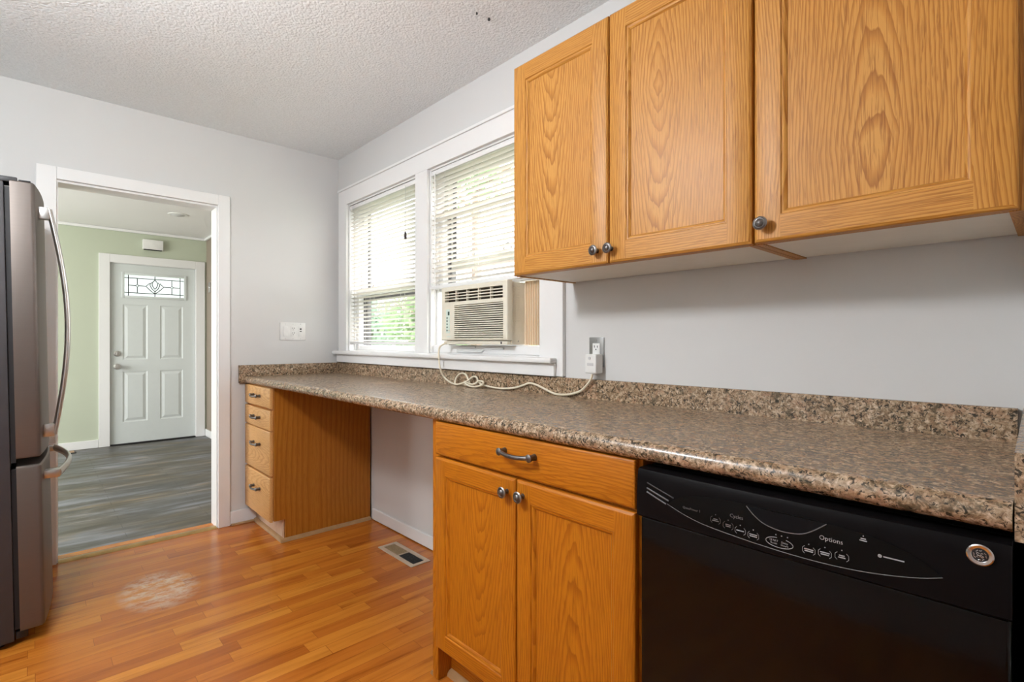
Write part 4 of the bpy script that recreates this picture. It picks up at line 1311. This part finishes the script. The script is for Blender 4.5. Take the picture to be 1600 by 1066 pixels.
o2 = thing('switch_plate', (0, -0.32, 1.156), 'white three-gang switch and outlet plate above the end of the worktop', 'switch')
b = MB().box(0.0005, 0.007, -0.405, -0.238, 1.156, 1.274, 0.002)
b.build('plate', WHITEP, o2)
MB().box(0.0072, 0.0115, -0.388, -0.355, 1.181, 1.249, 0.002).build('rocker', WHITEP, o2)
rc = MB().box(0.0072, 0.0092, -0.338, -0.305, 1.181, 1.249, 0.001).build('receptacle', WHITEP, o2)
b = MB()
for z in (1.232, 1.200):
    b.box(0.0092, 0.0096, -0.329, -0.327, z, z + 0.009).box(0.0092, 0.0096, -0.317, -0.314, z, z + 0.009)
    b.box(0.0092, 0.0096, -0.3235, -0.3195, z - 0.009, z - 0.005)
b.build('slots', DARKHOLE, rc)
md = MB().box(0.0072, 0.0092, -0.288, -0.255, 1.181, 1.249, 0.001).build('jack_module', WHITEP, o2)
b = MB().box(0.0092, 0.0098, -0.277, -0.266, 1.226, 1.236).box(0.0092, 0.0098, -0.278, -0.265, 1.212, 1.218)
b.build('jacks', DARKHOLE, md)
for y in (-0.3715, -0.3215, -0.2715):
    for z in (1.166, 1.264):
        MB().lathe((0.0071, y, z), (1, 0, 0), [(0.003, 0), (0.0025, 0.0008), (0, 0.001)], 8).build('screw', GREYP, o2)

# ------------------------------------------------------------------ floor vent
fv = thing('floor_vent', (1.13, -0.147, 0), 'beige metal floor vent half open by the knee space', 'floor vent')
b = MB()
VX0, VX1, VY0, VY1 = 0.955, 1.300, -0.205, -0.090
b.box(VX0, VX1, VY0, VY0 + 0.024, 0.0002, 0.005, 0.0015).box(VX0, VX1, VY1 - 0.024, VY1, 0.0002, 0.005, 0.0015)
b.box(VX0, VX0 + 0.022, VY0 + 0.024, VY1 - 0.024, 0.0002, 0.005, 0.0015).box(VX1 - 0.022, VX1, VY0 + 0.024, VY1 - 0.024, 0.0002, 0.005, 0.0015)
b.box(1.122, 1.130, VY0 + 0.024, VY1 - 0.024, 0.0002, 0.005, 0.001)
b.build('frame', VENTM, fv)
b = MB()
b.box(0.977, 1.122, VY0 + 0.024, VY1 - 0.024, 0.0003, 0.0024)
for i in range(14):
    x = 0.982 + i * 0.0102
    b.box(x, x + 0.004, VY0 + 0.026, VY1 - 0.026, 0.0024, 0.0042)
b.build('closed_damper', VENTL, fv, False, label='tan closed louvers')
b = MB().box(1.130, 1.278, VY0 + 0.024, VY1 - 0.024, 0.0003, 0.0016)
b.build('open_slots', DARKHOLE, fv, False, label='dark open half')
b = MB()
for i in range(10):
    x = 1.137 + i * 0.0142
    b.box(x, x + 0.0025, VY0 + 0.026, VY1 - 0.026, 0.0016, 0.0036)
b.build('louvers', BRONZE, fv, False)

# small dark hooks left in the ceiling
for i, (x, y, r, lab) in enumerate(((1.974, -0.266, 0.006, 'larger dark screw left in the ceiling near the wall cabinet'), (1.969, -0.325, 0.0035, 'smaller dark screw left in the ceiling near the wall cabinet'))):
    b = MB().lathe((x, y, CEIL + 0.001), (0, 0, -1), [(r * 0.6, 0), (r, 0.006), (r * 0.8, 0.010), (0, 0.011)], 12)
    tag(b.build('ceiling_screw', BLACKP), lab, 'screw', 'screws left in the ceiling')

# ------------------------------------------------------------------ ceiling lamp (just above the view)
def ceiling_lamp(x, y, z, r, strength):
    root = thing('pendant_lamp', (x, y, CEIL), 'white glass globe lamp hanging over the middle of the kitchen', 'lamp')
    MB().lathe((x, y, CEIL - 0.0005), (0, 0, -1), [(0.06, 0), (0.06, 0.012), (0.02, 0.022), (0.008, 0.024), (0.008, CEIL - z - r + 0.004), (0.035, CEIL - z - r + 0.006), (0.035, CEIL - z - r + 0.02)], 24).build('stem', SATIN, root)
    em, nt, bs = new_mat('lit_lamp_glass')
    bs.inputs['Base Color'].default_value = (0.85, 0.85, 0.82, 1)
    bs.inputs['Emission Color'].default_value = (0.95, 0.975, 1.0, 1)
    bs.inputs['Emission Strength'].default_value = strength
    MB().lathe((x, y, z), (0, 0, -1), [(r * math.sin(PI * k / 16), -r * math.cos(PI * k / 16)) for k in range(17)], 32).build('lamp_shade', em, root)
ceiling_lamp(2.08, -1.95, 2.08, 0.125, 124)

# ------------------------------------------------------------------ outdoors
def ground():
    b = MB()
    b.box(-40, 30, 0.30, 60, -0.75, -0.65)
    b.box(-40, -3.9, -30, 0.30, -0.75, -0.65)
    b.box(-3.9, 30, -30, -4.4, -0.75, -0.65)
    tag(b.build('lawn', LAWN, None, False), 'green lawn outside the kitchen window', 'lawn', None, 'structure')
ground()
def tree(x, y, h, r, seed, lab, leafm, n=2600, low=0.25):
    rnd = random.Random(seed)
    root = thing('tree', (x, y, -0.65), lab, 'tree', 'trees outside the window')
    b = MB().tube([(x, y, -0.65), (x + 0.04, y, h * 0.35), (x - 0.05, y + 0.05, h * 0.7), (x, y, h * 0.95)], [0.16, 0.13, 0.09, 0.03], 10)
    for k in range(5):
        a = rnd.uniform(0, 2 * PI)
        z0 = h * rnd.uniform(0.4, 0.75)
        b.tube([(x, y, z0), (x + math.cos(a) * r * 0.4, y + math.sin(a) * r * 0.4, z0 + r * 0.3), (x + math.cos(a) * r * 0.8, y + math.sin(a) * r * 0.8, z0 + r * 0.45)], [0.06, 0.04, 0.015], 6)
    b.build('trunk', BARK, root)
    b = MB()
    cz = h * 0.62
    for i in range(n):
        while True:
            p = Vector((rnd.uniform(-1, 1), rnd.uniform(-1, 1), rnd.uniform(-1, 1)))
            if p.length < 1:
                break
        p = p * (0.45 + 0.55 * rnd.random())
        c = Vector((x + p.x * r, y + p.y * r, cz + p.z * h * (0.5 - low * 0.4)))
        a = Vector((rnd.gauss(0, 1), rnd.gauss(0, 1), rnd.gauss(0, 1))).normalized()
        u = a.orthogonal().normalized()
        w = a.cross(u)
        s = rnd.uniform(0.06, 0.13)
        b.face([c - u * s, c + w * s * 0.5, c + u * s, c - w * s * 0.5])
    b.build('foliage', leafm, root, False)
tree(-6.6, 5.4, 2.7, 1.5, 1, 'bright green bushy tree outside the left window', LEAF)
tree(-9.8, 5.2, 2.6, 1.6, 2, 'blue-green bushy tree farthest left outside the left window', LEAF2)
tree(-11.5, 9.5, 3.6, 2.0, 3, 'pale tree deeper in the garden', LEAF2)
tree(-4.2, 7.6, 3.0, 1.5, 5, 'leafy bush tree beyond the right window', LEAF)
tree(-7.3, 7.2, 9.5, 1.5, 4, 'tall tree with a bare pinkish trunk outside the left window', LEAF, 1200, 0.9)
